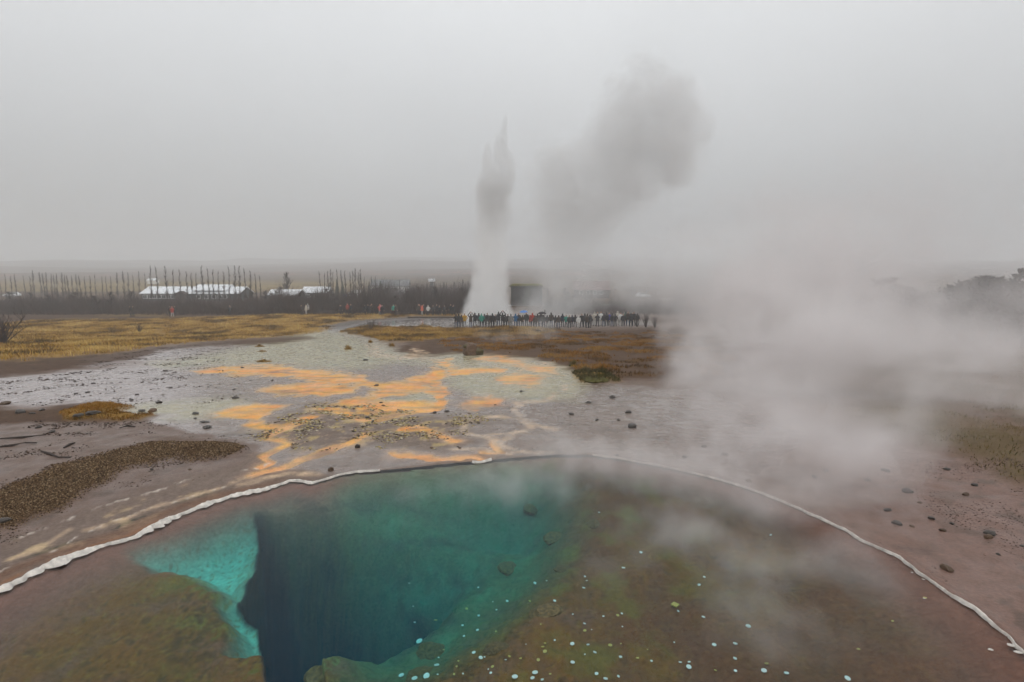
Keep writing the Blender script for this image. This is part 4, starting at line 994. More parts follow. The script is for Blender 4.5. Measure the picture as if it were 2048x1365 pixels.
# ================================================================== people
m_skin = mat('skin', (0.42, 0.26, 0.19), rough=0.6, var=0.08)
m_trous = mat('dark_trousers', (0.030, 0.030, 0.036), rough=0.85, var=0.2)
m_boot = mat('boots', (0.02, 0.018, 0.016), rough=0.7, var=0.1)
def remeshed(mb, name, mats, voxel, ratio):
    me = mb.mesh(name + '_raw', mats); o = link(name + '_raw', me)
    r = o.modifiers.new('r', 'REMESH'); r.mode = 'VOXEL'; r.voxel_size = voxel; r.use_smooth_shade = True
    s = o.modifiers.new('s', 'SMOOTH'); s.factor = 0.5; s.iterations = 2
    if ratio < 1: d = o.modifiers.new('d', 'DECIMATE'); d.ratio = ratio
    dg = bpy.context.evaluated_depsgraph_get(); dg.update()
    out = bpy.data.meshes.new_from_object(o.evaluated_get(dg)); out.name = name
    bpy.data.objects.remove(o); return out
def limb(mb, pts, rad, n=10):
    mb.tube(pts, rad, n)
    for p, r in zip(pts, rad): mb.ellipsoid(p, (r * .99, r * .99, r * .99), 10, 6)
# facing +y; joints per pose: right and left elbow and wrist, ankles and knees
POSES = {
    'standing':  dict(el=[(.27, -.03, 1.13), (-.27, -.03, 1.13)], wr=[(.29, .06, .88), (-.29, .06, .88)], kn=[(.11, .02, .49), (-.11, .02, .49)], an=[(.13, -.02, .08), (-.13, -.02, .08)]),
    'camera':    dict(el=[(.30, .05, 1.18), (-.30, .05, 1.18)], wr=[(.10, .27, 1.42), (-.10, .27, 1.42)], kn=[(.12, .01, .49), (-.12, .01, .49)], an=[(.16, -.02, .08), (-.16, -.02, .08)]),
    'raised':    dict(el=[(.33, .10, 1.55), (-.33, .10, 1.55)], wr=[(.10, .18, 1.86), (-.10, .18, 1.86)], kn=[(.10, .02, .49), (-.10, .02, .49)], an=[(.11, -.02, .08), (-.11, -.02, .08)]),
    'pockets':   dict(el=[(.33, -.08, 1.15), (-.33, -.08, 1.15)], wr=[(.22, .09, .98), (-.22, .09, .98)], kn=[(.12, .01, .49), (-.10, .04, .50)], an=[(.17, 0, .08), (-.12, -.02, .08)]),
    'walking':   dict(el=[(.26, .10, 1.14), (-.26, -.16, 1.14)], wr=[(.25, .27, .96), (-.25, -.18, .90)], kn=[(.10, .16, .52), (-.10, -.02, .47)], an=[(.11, .26, .09), (-.11, -.34, .14)]),
    'holding':   dict(el=[(.30, .04, 1.14), (-.27, -.03, 1.13)], wr=[(.16, .22, 1.30), (-.29, .06, .88)], kn=[(.11, .02, .49), (-.11, .02, .49)], an=[(.13, -.02, .08), (-.13, -.02, .08)]),
}
def person_meshes(pose):
    P = POSES[pose]; b = MB(); j = MB()
    b.ellipsoid((0, 0, .95), (.17, .125, .14), 14, 9); b.tube([(0, 0, .92), (0, .01, 1.15), (0, -.01, 1.38), (0, -.01, 1.45)], [.155, .135, .155, .09], 14)
    b.tube([(0, 0, 1.40), (0, .01, 1.55)], [.062, .055], 10)
    b.ellipsoid((0, .015, 1.63), (.078, .098, .118), 14, 10); b.ellipsoid((0, .108, 1.62), (.014, .022, .022), 6, 5)            # head, nose
    for s in (1, -1): b.ellipsoid((s * .08, .005, 1.625), (.012, .022, .032), 6, 5)                                             # ears
    for i, s in enumerate((1, -1)):
        sh = Vector((s * .185, -.01, 1.40)); e = Vector(P['el'][i]); w = Vector(P['wr'][i])
        limb(b, [sh, e, w], [.052, .043, .030]); d = (w - e).normalized(); side = Vector((-s, 0, 0)) if abs(d.x) < .8 else Vector((0, 1, 0))
        side = (side - d * side.dot(d)).normalized(); pal = w + d * .055
        b.tube([w, pal, w + d * .095], [.030, .040, .034], 8)
        for k in range(4):                                                                                                     # four fingers, slightly curled
            o = side * (-.030 + .020 * k); L = (.068, .078, .074, .056)[k]; cu = Vector((0, .35, 0)) * L
            limb(b, [w + d * .09 + o, w + d * (.09 + L * .55) + o * 1.1, w + d * (.09 + L) + o * 1.1 + cu * .5], [.0105, .0100, .0085], 6)
        limb(b, [w + d * .03 + side * .03, w + d * .065 + side * .055, w + d * .09 + side * .062], [.013, .012, .010], 6)        # thumb
        hip = Vector((s * .09, 0, .90)); kn = Vector(P['kn'][i]); an = Vector(P['an'][i])
        limb(b, [hip, kn, an], [.088, .062, .045]); b.ellipsoid(an + Vector((0, .065, -.035)), (.052, .13, .045), 10, 7)
        limb(j, [sh, e, w - d * .03], [.075, .066, .052])
    j.tube([(0, 0, .76), (0, 0, .95), (0, .01, 1.16), (0, -.01, 1.36), (0, -.01, 1.47), (0, .0, 1.52)], [.205, .205, .185, .20, .13, .085], 16)
    hd = MB(); hd.ellipsoid((0, -.012, 1.645), (.092, .108, .125), 14, 9); hd.tube([(0, -.02, 1.44), (0, -.02, 1.58)], [.115, .095], 12)
    bm1 = remeshed(b, 'person', [m_skin, m_trous, m_boot], 0.017, 0.3)
    for p in bm1.polygons:
        c = p.center
        p.material_index = 2 if c.z < .12 else (1 if c.z < 1.0 and abs(c.x) < .24 else 0)
    return bm1, remeshed(j, 'jacket', m_trous, 0.022, 0.3), remeshed(hd, 'hood', m_trous, 0.022, 0.35)
PEOPLE = {k: person_meshes(k) for k in POSES}
def cloth(name, c): return mat(name, c, rough=0.8, var=0.15, scale=5)
CL = {'black': cloth('black_jacket', (.018, .018, .020)), 'dark': cloth('charcoal_jacket', (.040, .038, .040)), 'brown': cloth('brown_jacket', (.055, .040, .032)), 'navy': cloth('navy_jacket', (.022, .028, .05)),
      'yellow': cloth('yellow_jacket', (.50, .28, .03)), 'teal': cloth('teal_jacket', (.03, .26, .20)), 'blue': cloth('blue_jacket', (.02, .11, .25)), 'grey': cloth('grey_jacket', (.20, .20, .20)),
      'red': cloth('red_jacket', (.42, .05, .03)), 'orange': cloth('coral_jacket', (.70, .16, .10)), 'white': cloth('white_jacket', (.65, .64, .62)), 'cream': cloth('cream_jacket', (.50, .46, .40)),
      'pink': cloth('pink_jacket', (.65, .20, .25)), 'violet': cloth('violet_jacket', (.06, .06, .30)), 'green': cloth('dull_green_jacket', (.06, .10, .08))}
TR = {'black': m_trous, 'grey': cloth('grey_trousers', (.14, .14, .15)), 'pale': cloth('pale_trousers', (.42, .40, .38)), 'blue': cloth('denim', (.05, .07, .12))}
def person(px, py, jacket, label, group, pose='standing', face=0.0, hood=True, trousers='black', hoodcol=None, scale=1.0):
    p = ground_pt(px, py); b, j, h = PEOPLE[pose]
    o = link('person', b, None, (p.x, p.y, p.z - .02)); o.rotation_euler = (0, 0, face); o.scale = (scale * 1.06, scale * 1.06, scale)
    o.material_slots[1].link = 'OBJECT'; o.material_slots[1].material = TR[trousers]
    tag(o, label, 'person', group)
    for nm, me_, mm in (('jacket', j, CL[jacket]), ('hood', h, CL[hoodcol or jacket])):
        if nm == 'hood' and not hood: continue
        c = link(nm, me_, o); c.material_slots[0].link = 'OBJECT'; c.material_slots[0].material = mm
    return o
rnd = random.Random(11)
crowd = [(85, 'black', 'camera'), (120, 'black', 'standing'), (160, 'brown', 'standing'), (200, 'yellow', 'pockets'), (285, 'brown', 'raised'), (340, 'black', 'camera'), (395, 'black', 'standing'), (432, 'teal', 'pockets'),
         (470, 'dark', 'camera'), (510, 'dark', 'standing'), (548, 'black', 'pockets'), (580, 'black', 'standing'), (618, 'black', 'camera'), (663, 'black', 'pockets'), (718, 'black', 'raised'), (757, 'dark', 'camera'),
         (790, 'black', 'standing'), (832, 'grey', 'standing'), (895, 'blue', 'camera'), (938, 'dark', 'standing'), (990, 'brown', 'holding'), (1042, 'dark', 'standing'), (1092, 'red', 'camera'), (1125, 'red', 'standing'),
         (1160, 'brown', 'standing'), (1195, 'dark', 'camera'), (1240, 'dark', 'holding'), (1276, 'black', 'standing'), (1325, 'dark', 'pockets'), (1380, 'brown', 'standing'), (1438, 'dark', 'camera'), (1482, 'brown', 'standing'),
         (1535, 'navy', 'standing'), (1585, 'teal', 'camera'), (1628, 'dark', 'standing'), (1665, 'navy', 'standing'), (1708, 'dark', 'camera'), (1754, 'white', 'walking'), (1798, 'black', 'camera'), (1838, 'dark', 'standing'),
         (1872, 'brown', 'pockets'), (1908, 'dark', 'standing'), (1948, 'dark', 'camera'), (2012, 'cream', 'standing')]
pos = [(900 + z * 0.1465, c, ps) for z, c, ps in crowd]
pos += [(1150 + z * 0.1465, c, ps) for z, c, ps in [(265, 'cream', 'standing'), (305, 'dark', 'camera'), (352, 'white', 'walking'), (392, 'dark', 'standing'), (430, 'dark', 'pockets'), (465, 'violet', 'standing'), (505, 'dark', 'standing'),
        (545, 'dark', 'pockets'), (580, 'cream', 'walking'), (622, 'white', 'walking'), (655, 'dark', 'standing'), (687, 'green', 'standing'), (722, 'brown', 'camera'), (762, 'dark', 'standing'), (802, 'dark', 'camera'), (848, 'dark', 'standing')]]
pos.sort()
GRP = 'onlookers in front of the geyser'
cnt = {}
WORD = {'black': 'black', 'dark': 'charcoal', 'brown': 'brown', 'navy': 'navy', 'green': 'dull green'}
tot = {c: sum(1 for q in pos if q[1] == c) for c in set(q[1] for q in pos)}
for i, (px, c, ps) in enumerate(pos):
    act = {'raised': 'with both arms raised', 'camera': 'aiming a camera', 'walking': 'walking', 'holding': 'holding an umbrella', 'pockets': 'with hands in pockets', 'standing': 'standing'}[ps]
    cw = WORD.get(c, c)
    lab = 'person in %s jacket %s, %s from left in the crowd' % (cw, act, nth(i + 1))
    person(px, 655.5 + 1.3 * math.sin(i * 1.9) + (2.5 if c == 'grey' else 0) - (3.0 if px > 1185 else 0), c, lab, GRP, ps, rnd.uniform(-.5, .5), rnd.random() < .75,
           'pale' if c in ('cream', 'white') else ('grey' if c in ('yellow', 'grey') else rnd.choice(['black', 'black', 'black', 'blue'])), None, rnd.uniform(.88, 1.10))
back = [(245, 'brown', 'standing', .6), (300, 'cream', 'standing', 2.6), (322, 'white', 'pockets', -2.0), (688, 'navy', 'standing', 1.4), (702, 'black', 'standing', 2.6), (770, 'red', 'pockets', 3.0), (810, 'black', 'walking', 1.2),
        (972, 'black', 'standing', 2.0), (1004, 'black', 'pockets', 3.1), (1045, 'brown', 'camera', 2.8), (1138, 'orange', 'camera', 3.0), (1148, 'pink', 'standing', 2.6), (1165, 'black', 'standing', 3.2), (1292, 'teal', 'standing', 3.0), (1322, 'brown', 'standing', 2.7),
        (1578, 'brown', 'standing', 3.0), (1590, 'red', 'standing', 3.4), (1618, 'orange', 'standing', 2.2), (1636, 'black', 'standing', 3.0), (1686, 'white', 'pockets', 3.0), (1742, 'dark', 'standing', 3.0), (1785, 'dark', 'pockets', 2.6), (1815, 'black', 'camera', 3.2),
        (1872, 'dark', 'standing', 3.0), (1944, 'black', 'standing', 3.1), (1976, 'black', 'camera', 2.9)]
for i, (z, c, ps, f) in enumerate(back):
    px = 560 + z * 0.1758
    person(px, 630.5 + (1.0 if z > 900 else 0) + .5 * math.sin(i * 2.3), c, 'distant person in %s jacket, %s from the left along the path behind the wet flat' % (WORD.get(c, c), nth(i + 1)), 'visitors on the far path', ps, f, i % 3 != 0,
           'pale' if c in ('cream', 'orange') else 'black', None, rnd.uniform(.93, 1.05))
for i, (px, py, c, ps, lab) in enumerate([(262, 634, 'black', 'standing', 'distant person in black jacket, leftmost of all, before the scrub'), (267.5, 634, 'brown', 'pockets', 'distant person in brown jacket beside the leftmost black jacket'),
        (341, 634, 'black', 'standing', 'distant person in black jacket left of the red jacket on the grass'), (345, 635, 'red', 'camera', 'distant person in red jacket before the scrub, left of the lodge middle'),
        (350, 634, 'black', 'pockets', 'distant person in black jacket right of the red jacket on the grass'), (460, 632, 'dark', 'camera', 'lone distant person in charcoal jacket on the grass below the lodge end')]):
    person(px, py, c, lab, 'visitors on the grass at left', ps, 2.5 + .3 * i, True, 'black' if c != 'red' else 'pale')

# umbrellas over the crowd
def umbrella(px, py, top, col, label, rad):
    p = ground_pt(px, py); u = thing('umbrella', p, 0, label, 'umbrella', 'umbrellas in the crowd')
    cx, cy, zt = .16 * 1.06, .26, top; mm = mat('umbrella_cloth', col, rough=.6, var=.08)
    c = MB(); rings = []
    for k in range(1, 6):
        ph = k / 5 * 1.25; rr_ = rad * math.sin(ph) / math.sin(1.25); z = zt - rad * .62 * (1 - math.cos(ph)); ids = []
        for a in range(24):
            t_ = 6.2832 * a / 24; sc_ = 1 - (.05 * k / 5) * (1 - abs(math.cos(4 * t_)))
            c.v.append(Vector((cx + math.cos(t_) * rr_ * sc_, cy + math.sin(t_) * rr_ * sc_, z - (.04 * k / 5) * abs(math.cos(4 * t_))))); ids.append(len(c.v) - 1)
        rings.append(ids)
    c.v.append(Vector((cx, cy, zt))); ap = len(c.v) - 1
    for a in range(24): c.f.append((ap, rings[0][a], rings[0][(a + 1) % 24])); c.m.append(0)
    for r0, r1 in zip(rings, rings[1:]): c.quad_loop(r0, r1)
    cn = c.build('canopy', mm, u, True)
    for a in range(8):
        t_ = 6.2832 * a / 8; q = MB(); q.tube([(cx, cy, zt - .02), (cx + math.cos(t_) * rad * .6, cy + math.sin(t_) * rad * .6, zt - rad * .16), (cx + math.cos(t_) * rad * .97, cy + math.sin(t_) * rad * .97, zt - rad * .46)], [.006, .006, .005], 5)
        q.build('rib', m_boot, cn)
    q = MB(); q.tube([(cx, cy, 1.12), (cx, cy, zt + .06)], [.011, .011], 8); q.build('shaft', m_boot, u)
umbrella(900 + 990 * .1465, 655.5, 2.12, (.10, .25, .62), 'sky blue umbrella held up above the middle of the crowd', .56)
umbrella(900 + 1240 * .1465, 655.5, 1.98, (.03, .028, .03), 'dark umbrella in the crowd right of the red jackets', .58)

# ================================================================== stones
m_rock = mat('dark_wet_stone', (0.050, 0.040, 0.033), rough=0.45, var=0.4, scale=9, bump=0.7, obj_var=0.3)
m_rockb = mat('brown_stone', (0.105, 0.062, 0.035), rough=0.6, var=0.4, scale=9, bump=0.7, obj_var=0.25)
m_moss = mat('mossy_stone', (0.090, 0.072, 0.026), rough=0.85, var=0.45, scale=7, bump=0.8)
m_stick = mat('dead_wood', (0.045, 0.032, 0.026), rough=0.8, var=0.3, scale=10)
def rock_mesh(seed, material, sub=2, jag=0.28, flat=0.6):
    rs = random.Random(seed); bm = bmesh.new(); bmesh.ops.create_icosphere(bm, subdivisions=sub, radius=1.0)
    planes = [(Vector((rs.gauss(0, 1), rs.gauss(0, 1), rs.gauss(0, .8))).normalized(), rs.uniform(.55, .9)) for _ in range(9)]
    for v in bm.verts:
        for nn, d in planes:
            e = v.co.dot(nn) - d
            if e > 0: v.co -= nn * e * .85
        v.co *= 1 + jag * .35 * (rs.random() - .5)
        v.co.z *= flat
    me = bpy.data.meshes.new('stone'); bm.to_mesh(me); bm.free(); me.materials.append(material); return me
ROCK = [rock_mesh(i, m_rock) for i in range(6)]; ROCKB = [rock_mesh(20 + i, m_rockb) for i in range(4)]
rnd = random.Random(3); big = []
def stone(px, py, wpx, label, kind=0, hfac=1.0, name='stone', group=None):
    p = ground_pt(px, py); d = math.hypot(p.x, p.y, ); s = wpx * math.hypot(d, CAM_H - p.z) / FPX / 2
    me = (ROCKB[rnd.randrange(4)] if kind else ROCK[rnd.randrange(6)])
    o = link(name, me, None, (p.x, p.y, p.z + s * .25 * hfac)); o.scale = (s, s * rnd.uniform(.7, 1.0), s * hfac); o.rotation_euler = (rnd.uniform(-.15, .15), rnd.uniform(-.15, .15), rnd.uniform(0, 6.28))
    tag(o, label, 'stone', group); return o
def z5(a, b): return a * .3418, 640 + b * .3418
def z6(a, b): return 400 + a * .3906, 660 + b * .3906
named = [
    (z5(30, 495), 20, 'flat brown stone at the left photo edge on the wet flats', 1), (z5(245, 532), 14, 'dark stone at the left end of the mossy patch', 0), (z5(188, 553), 11, 'small dark stone just below the mossy patch, left side', 0),
    (z5(118, 545), 22, 'wide low dark stone left of the mossy patch', 0), (z5(225, 632), 12, 'small dark stone on the mud below the mossy patch', 0), (z5(305, 660), 16, 'black block stone on the mud flat', 0),
    (z5(460, 578), 20, 'black lump left in the mossy patch', 0), (z5(552, 575), 26, 'largest black lump in the mossy patch', 0), (z5(930, 488), 16, 'dark oval stone standing in the pale runoff', 0), (z5(890, 537), 22, 'flat brown stone in the runoff with the grey one beside it', 1),
    (z5(830, 537), 16, 'greyish stone touching the flat brown one in the runoff', 0), (z5(1145, 552), 16, 'dark flat stone left of the orange mats', 0), (z5(1142, 580), 9, 'tiny stone just below the dark flat stone by the orange mats', 0),
    (z5(1212, 632), 19, 'round black stone near the gravel patch tip', 0), (z5(1200, 600), 24, 'long thin dark slab above the round black stone', 0), (z5(967, 302), 11, 'dark pebble at the left point of the orange mat', 0), (z5(1378, 460), 15, 'square dark stone in the runoff below the orange band', 0),
    (z5(1437, 466), 9, 'flat sliver beside the square dark stone', 0), (z5(1370, 410), 8, 'small stone above the square dark stone', 0), (z5(1220, 395), 7, 'small stone above centre of the left runoff', 0), (z5(1592, 357), 9, 'small dark stone inside the orange bend', 0),
    (z5(1418, 281), 8, 'small dark stone on the upper orange band', 0), (z5(512, 426), 10, 'dark stone on the lavender flats, upper right of a pair', 0), (z5(445, 435), 9, 'dark stone on the lavender flats, lower left of a pair', 0), (z5(546, 374), 8, 'pebble high on the lavender flats', 0),
    (z5(768, 470), 8, 'pebble on the lavender flats left of the oval stone', 0), (z5(802, 440), 8, 'pebble above the oval stone', 0), (z5(998, 400), 9, 'thin stone right of centre on the left runoff', 0), (z5(888, 880), 9, 'little dark stone on mud below the gravel patch', 0),
    (z5(1112, 880), 10, 'brown pebble on mud between gravel and terrace', 1), (z5(27, 1195), 22, 'black clod at the lower left end of the gravel', 0),
    (z6(902, 284), 15, 'brown stone in the fork of the orange mats', 1), (z6(927, 371), 9, 'dark stone in the grey lobe below the orange fork', 0), (z6(857, 452), 13, 'black chipped stone on the crumbled crust', 0), (z6(1265, 420), 13, 'dark wedge stone at the right of the crumbled crust', 0),
    (z6(1200, 427), 14, 'flat stone left of the dark wedge stone', 0), (z6(1645, 318), 12, 'dark flat stone at the right orange margin', 0), (z6(1188, 607), 11, 'brown stone on the pale crust above the far pool rim', 1), (z6(848, 158), 14, 'flat dark stone in the green upper runoff', 0),
    (z6(215, 193), 7, 'pebble on the tip of the orange band', 0), (z6(36, 505), 18, 'second round black stone left of the crumbled crust', 0), (z6(1905, 185), 14, 'dark mound stone at right of the runoff', 0), (z6(1330, 608), 9, 'pinkish pebble near the outlet', 1), (z6(1512, 384), 7, 'tiny stone in the right orange blob', 1),
]
for (px, py), w, lab, k in named: stone(px, py, w * .85, lab, k, 0.25 if 'slab' in lab or 'sliver' in lab else 0.7, group='stones on the runoff')
o = stone(*z6(808, 604), 11, 'upright dark stone on the pale crust above the pool', 0, 1.6, group='stones on the runoff')
o = stone(*z6(668, 722), 13, 'upright brown stone at the very edge of the pool', 1, 1.3, group='stones on the runoff')
# the big mossy boulder
bo = thing('boulder', ground_pt(941, 711), 0.3, 'big moss capped boulder at the top of the orange runoff', 'boulder')
q = rock_mesh(77, m_rockb, 3, .3, .85); a = link('block', q, bo, (0, 0, .30)); a.scale = (.56, .50, .50)
q = rock_mesh(78, m_moss, 3, .35, .7); a = link('moss_block', q, bo, (.38, -.02, .16)); a.scale = (.40, .40, .40)
q = rock_mesh(79, m_moss, 2, .35, .5); a = link('moss_cap', q, bo, (-.08, .05, .52)); a.scale = (.36, .34, .34)
def zr(a, b): return 1400 + a * .3407, 900 + b * .3407
right = [(zr(738, 125), 12, 'dim stone, leftmost in the mist right of the pool', 0), (zr(672, 160), 12, 'faint flat stone below the leftmost dim one', 0), (zr(985, 180), 11, 'dim stone in mid slope right of the pool', 0), (zr(1090, 125), 15, 'dark dim stone high on the right slope', 0),
         (zr(1216, 245), 20, 'grey block, largest stone on the misty right slope', 0), (zr(1290, 312), 9, 'small stone below the largest grey block', 1), (zr(1100, 358), 14, 'flat faint stone left under the grey block', 0), (zr(1155, 435), 20, 'long flat pale stone beside the right rim', 0),
         (zr(1243, 452), 9, 'pebble beside the long flat pale stone', 1), (zr(1358, 408), 13, 'brown dark stone on mud right of the rim', 0), (zr(1478, 440), 8, 'small dark pebble right of the brown dark stone', 0), (zr(1425, 475), 12, 'brown flake right of the rim', 1),
         (zr(1700, 500), 19, 'upper of two stacked looking dark stones at right', 0), (zr(1690, 522), 17, 'lower of two stacked looking dark stones at right', 1), (zr(1448, 705), 22, 'chipped reddish stone close to the right rim', 1), (zr(1750, 618), 7, 'tiny pebble below the two stacked dark stones', 0),
         (zr(1890, 568), 7, 'tiny pebble at far right under the bank', 0), (zr(1612, 210), 12, 'dim brown stone near the green bank', 0), (zr(1560, 268), 13, 'flat brown stone under the green bank', 1), (zr(1450, 118), 11, 'dim stone above the flat brown one', 0), (zr(285, 185), 16, 'pale flat stone lying on the hazy right rim', 1)]
for (px, py), w, lab, k in right: stone(px, py, w, lab, k, 0.75, group='stones right of the pool')
def zs(a, b): return 1100 + a * .4629, 500 + b * .4629
for (a, b), w, lab in [((340, 705), 17, 'dark square stone in the mist above the pool'), ((202, 737), 9, 'small dark stone left of the dark square one in mist'), ((296, 738), 9, 'small dark stone below the dark square one in mist'), ((355, 768), 24, 'long flat dim slab in the mist above the pool'),
                       ((665, 852), 12, 'brownish dim stone in the steam right of centre'), ((580, 897), 12, 'dim pebble near the far right rim in steam'), ((755, 885), 14, 'faint flat stone in the steam'), ((92, 712), 14, 'faint flat stone at the right edge of the orange runoff'),
                       ((165, 663), 13, 'flat stone below the green tussock'), ((270, 640), 16, 'thin dark slab right below the green tussock'), ((290, 888), 8, 'pebble on the far rim in steam')]:
    stone(*zs(a, b), w, lab, 0, .75, group='stones in the mist')
# stick and twigs on the mud
for pts, lab in [([(-10, 898), (25, 893), (50, 888), (73, 888)], 'long dead stick lying on the left mud'), ([(0, 880), (45, 877), (92, 872)], 'thin pale root above the long stick'), ([(128, 899), (140, 892), (150, 889)], 'short twig right of the long stick'),
                 ([(82, 906), (100, 912), (118, 918), (142, 918)], 'crooked twig at the gravel edge'), ([(240, 858), (255, 853), (270, 855)], 'curved twig on the mud above the gravel')]:
    q = MB(); P = [ground_pt(*p) + Vector((0, 0, .02)) for p in pts]; q.tube(P, [.012 + .010 * (i == 1) for i in range(len(P))], 6); tag(q.build('stick', m_stick), lab, 'stick', 'sticks on the mud')

# ================================================================== things on the pool bed
m_coin = mat('pale_coin', (0.92, 0.92, 0.90), rough=0.35, var=0.06, metallic=0.0, spec=0.6)
m_coing = mat('brass_coin', (0.62, 0.48, 0.12), rough=0.35, var=0.08, spec=0.6)
def coin_mesh(material):
    m = MB(); m.tube([(0, 0, -.12), (0, 0, -.10), (0, 0, .10), (0, 0, .12)], [.93, 1, 1, .93], 16); r = []
    m.tube([(0, 0, .12), (0, 0, .15)], [.84, .80], 16); return m.mesh('coin', material)
CM = [coin_mesh(m_coin), coin_mesh(m_coing)]
coins = [(113, 950, 18, 0), (205, 1020, 18, 0), (215, 1090, 16, 0), (155, 1155, 26, 0), (85, 1168, 22, 0), (8, 1150, 16, 0), (432, 1022, 12, 0), (472, 1052, 14, 0), (453, 885, 13, 0), (460, 800, 9, 0), (390, 760, 9, 1), (458, 635, 9, 0), (790, 610, 10, 0),
         (905, 714, 11, 0), (922, 752, 14, 0), (952, 525, 9, 1), (1082, 572, 7, 0), (1092, 596, 7, 0), (1075, 638, 12, 0), (1190, 805, 9, 0), (1080, 848, 11, 0), (1008, 968, 13, 0), (1100, 972, 14, 0), (1140, 1017, 15, 0), (1010, 1075, 14, 0), (835, 985, 10, 1),
         (848, 1012, 11, 1), (1230, 975, 14, 1), (790, 1135, 18, 0), (775, 1168, 17, 0), (672, 1160, 17, 0), (832, 1178, 12, 0), (1150, 1142, 13, 0), (1203, 1172, 14, 0), (1278, 1158, 10, 0), (1690, 1102, 14, 0), (1640, 1075, 12, 0), (1775, 812, 14, 0), (1838, 973, 13, 0),
         (1960, 1053, 13, 0), (1960, 966, 12, 0), (2035, 863, 13, 0), (1628, 775, 10, 0), (1750, 621, 10, 0), (1780, 575, 9, 0), (1307, 522, 12, 0), (1410, 430, 11, 0), (1165, 195, 7, 0), (640, 1040, 11, 1), (1390, 1050, 9, 1), (1845, 1122, 10, 1), (760, 718, 8, 1)]
coins2 = [(283, 1042, 14, 0), (207, 1145, 13, 0), (205, 1233, 14, 0), (375, 1305, 18, 0), (507, 1318, 19, 0), (866, 1350, 17, 0), (930, 1178, 12, 1), (1130, 1012, 9, 1), (415, 505, 10, 0), (1320, 875, 12, 1), (208, 1305, 12, 0), (390, 1262, 11, 1)]
pool_items = [(800 + a * .3418, 960 + b * .3418, w, k) for a, b, w, k in coins] + [(1400 + a * .3407, 900 + b * .3407, w, k) for a, b, w, k in coins2]
_r2 = random.Random(8)
for _i in range(46):
    pool_items.append((_r2.triangular(790, 1500, 900), _r2.triangular(1130, 1362, 1350), _r2.uniform(5, 10), 1 if _r2.random() < .35 else 0))
def bed_pt(px, py):
    z = -.4
    for _ in range(8):
        p = at_z(px, py, z); z = .5 * z + .5 * ground_z(p.x, p.y)
    p = at_z(px, py, z); p.z = max(z, ground_z(p.x, p.y)); return p
pool_items.sort(key=lambda q: q[0])
ci = [0, 0]
for i, (px, py, w, k) in enumerate(pool_items):
    p = bed_pt(px, py); d = (p - Vector((0, 0, CAM_H))).length; s = w * rnd.uniform(.2, .32) * d / FPX
    o = link('coin', CM[k], None, p + Vector((0, 0, .012))); o.scale = (s, s, s); o.rotation_euler = (rnd.uniform(-.25, .35), rnd.uniform(-.25, .25), rnd.uniform(0, 6)); ci[k] += 1
    tag(o, ('dull golden coin on the pool bed, %s golden one from the left' if k else 'pale glinting coin on the pool bed, %s pale one from the left') % nth(ci[k]), 'coin', 'coins on the pool bed')
p = bed_pt(1350, 1214)
m = MB(); m.box((0, 0, .006), (.060, .060, .012), R(45)); tag(m.build('tile_chip', m_coing, None, loc=p + Vector((0, 0, .015))), 'square ochre chip on the pool bed at right of centre', 'chip')
m_bed = mat('algae_stone', (0.19, 0.10, 0.035), rough=0.8, var=0.5, scale=6, bump=0.8, obj_var=.2)
BR = [rock_mesh(50 + i, m_bed, 3, .4, .55) for i in range(4)]
for i, (px, py, w, lab) in enumerate([(1115, 1075, 62, 'biggest sunken boulder near the top of the brown shelf'), (1190, 1045, 40, 'sunken stone right behind the biggest sunken boulder'), (1060, 1015, 45, 'sunken stone in the mist at the far side of the shelf'), (1090, 1225, 75, 'dark sunken slab amid the coins'),
        (1015, 1135, 50, 'sunken stone on the edge of the blue shaft'), (870, 1300, 70, 'dark sunken rock at the lower end of the blue shaft'), (1000, 1300, 60, 'low sunken rock right of the dark one at the bottom'), (645, 1352, 80, 'pale green sunken pinnacle at the bottom of the blue shaft'),
        (1130, 1140, 45, 'round sunken stone amid the shelf'), (840, 1350, 60, 'sunken rock at the lower photo edge beside the bright coins')]):
    p = bed_pt(px, py); s = w * (p - Vector((0, 0, CAM_H))).length / FPX / 2
    o = link('sunken_rock', BR[i % 4], None, p - Vector((0, 0, s * .12))); o.scale = (s, s * .85, s * .6); o.rotation_euler = (0, 0, i * 1.1); tag(o, lab, 'rock', 'rocks on the pool bed')
# loose white flakes at the right rim
for i, (a, b, w, lab) in enumerate([(1830, 1150, 40, 'white sinter flake at the lower right corner of the pool'), (1865, 1190, 34, 'flat white flake below the corner flake'), (1705, 1175, 26, 'thin white sliver afloat near the right rim'), (1775, 1052, 24, 'pale flake under the right rim'),
        (1310, 762, 16, 'small pale flake below the middle of the right rim'), (1245, 722, 12, 'tiny pale flake just under the right rim bend'), (1205, 662, 12, 'white chip on the gap in the right rim'), (1318, 875, 14, 'pinkish flake in the water right of the rim bend')]):
    p = at_z(*zr(a, b), WATER_Z); s = w * .3407 * (p - Vector((0, 0, CAM_H))).length / FPX / 2
    me_ = rock_mesh(90 + i, m_crust, 2, .3, .22); o = link('sinter_flake', me_, None, p + Vector((0, 0, .004))); o.scale = (s, s * .6, s * .8); o.rotation_euler = (0, 0, -.5); tag(o, lab, 'flake', 'loose sinter flakes')

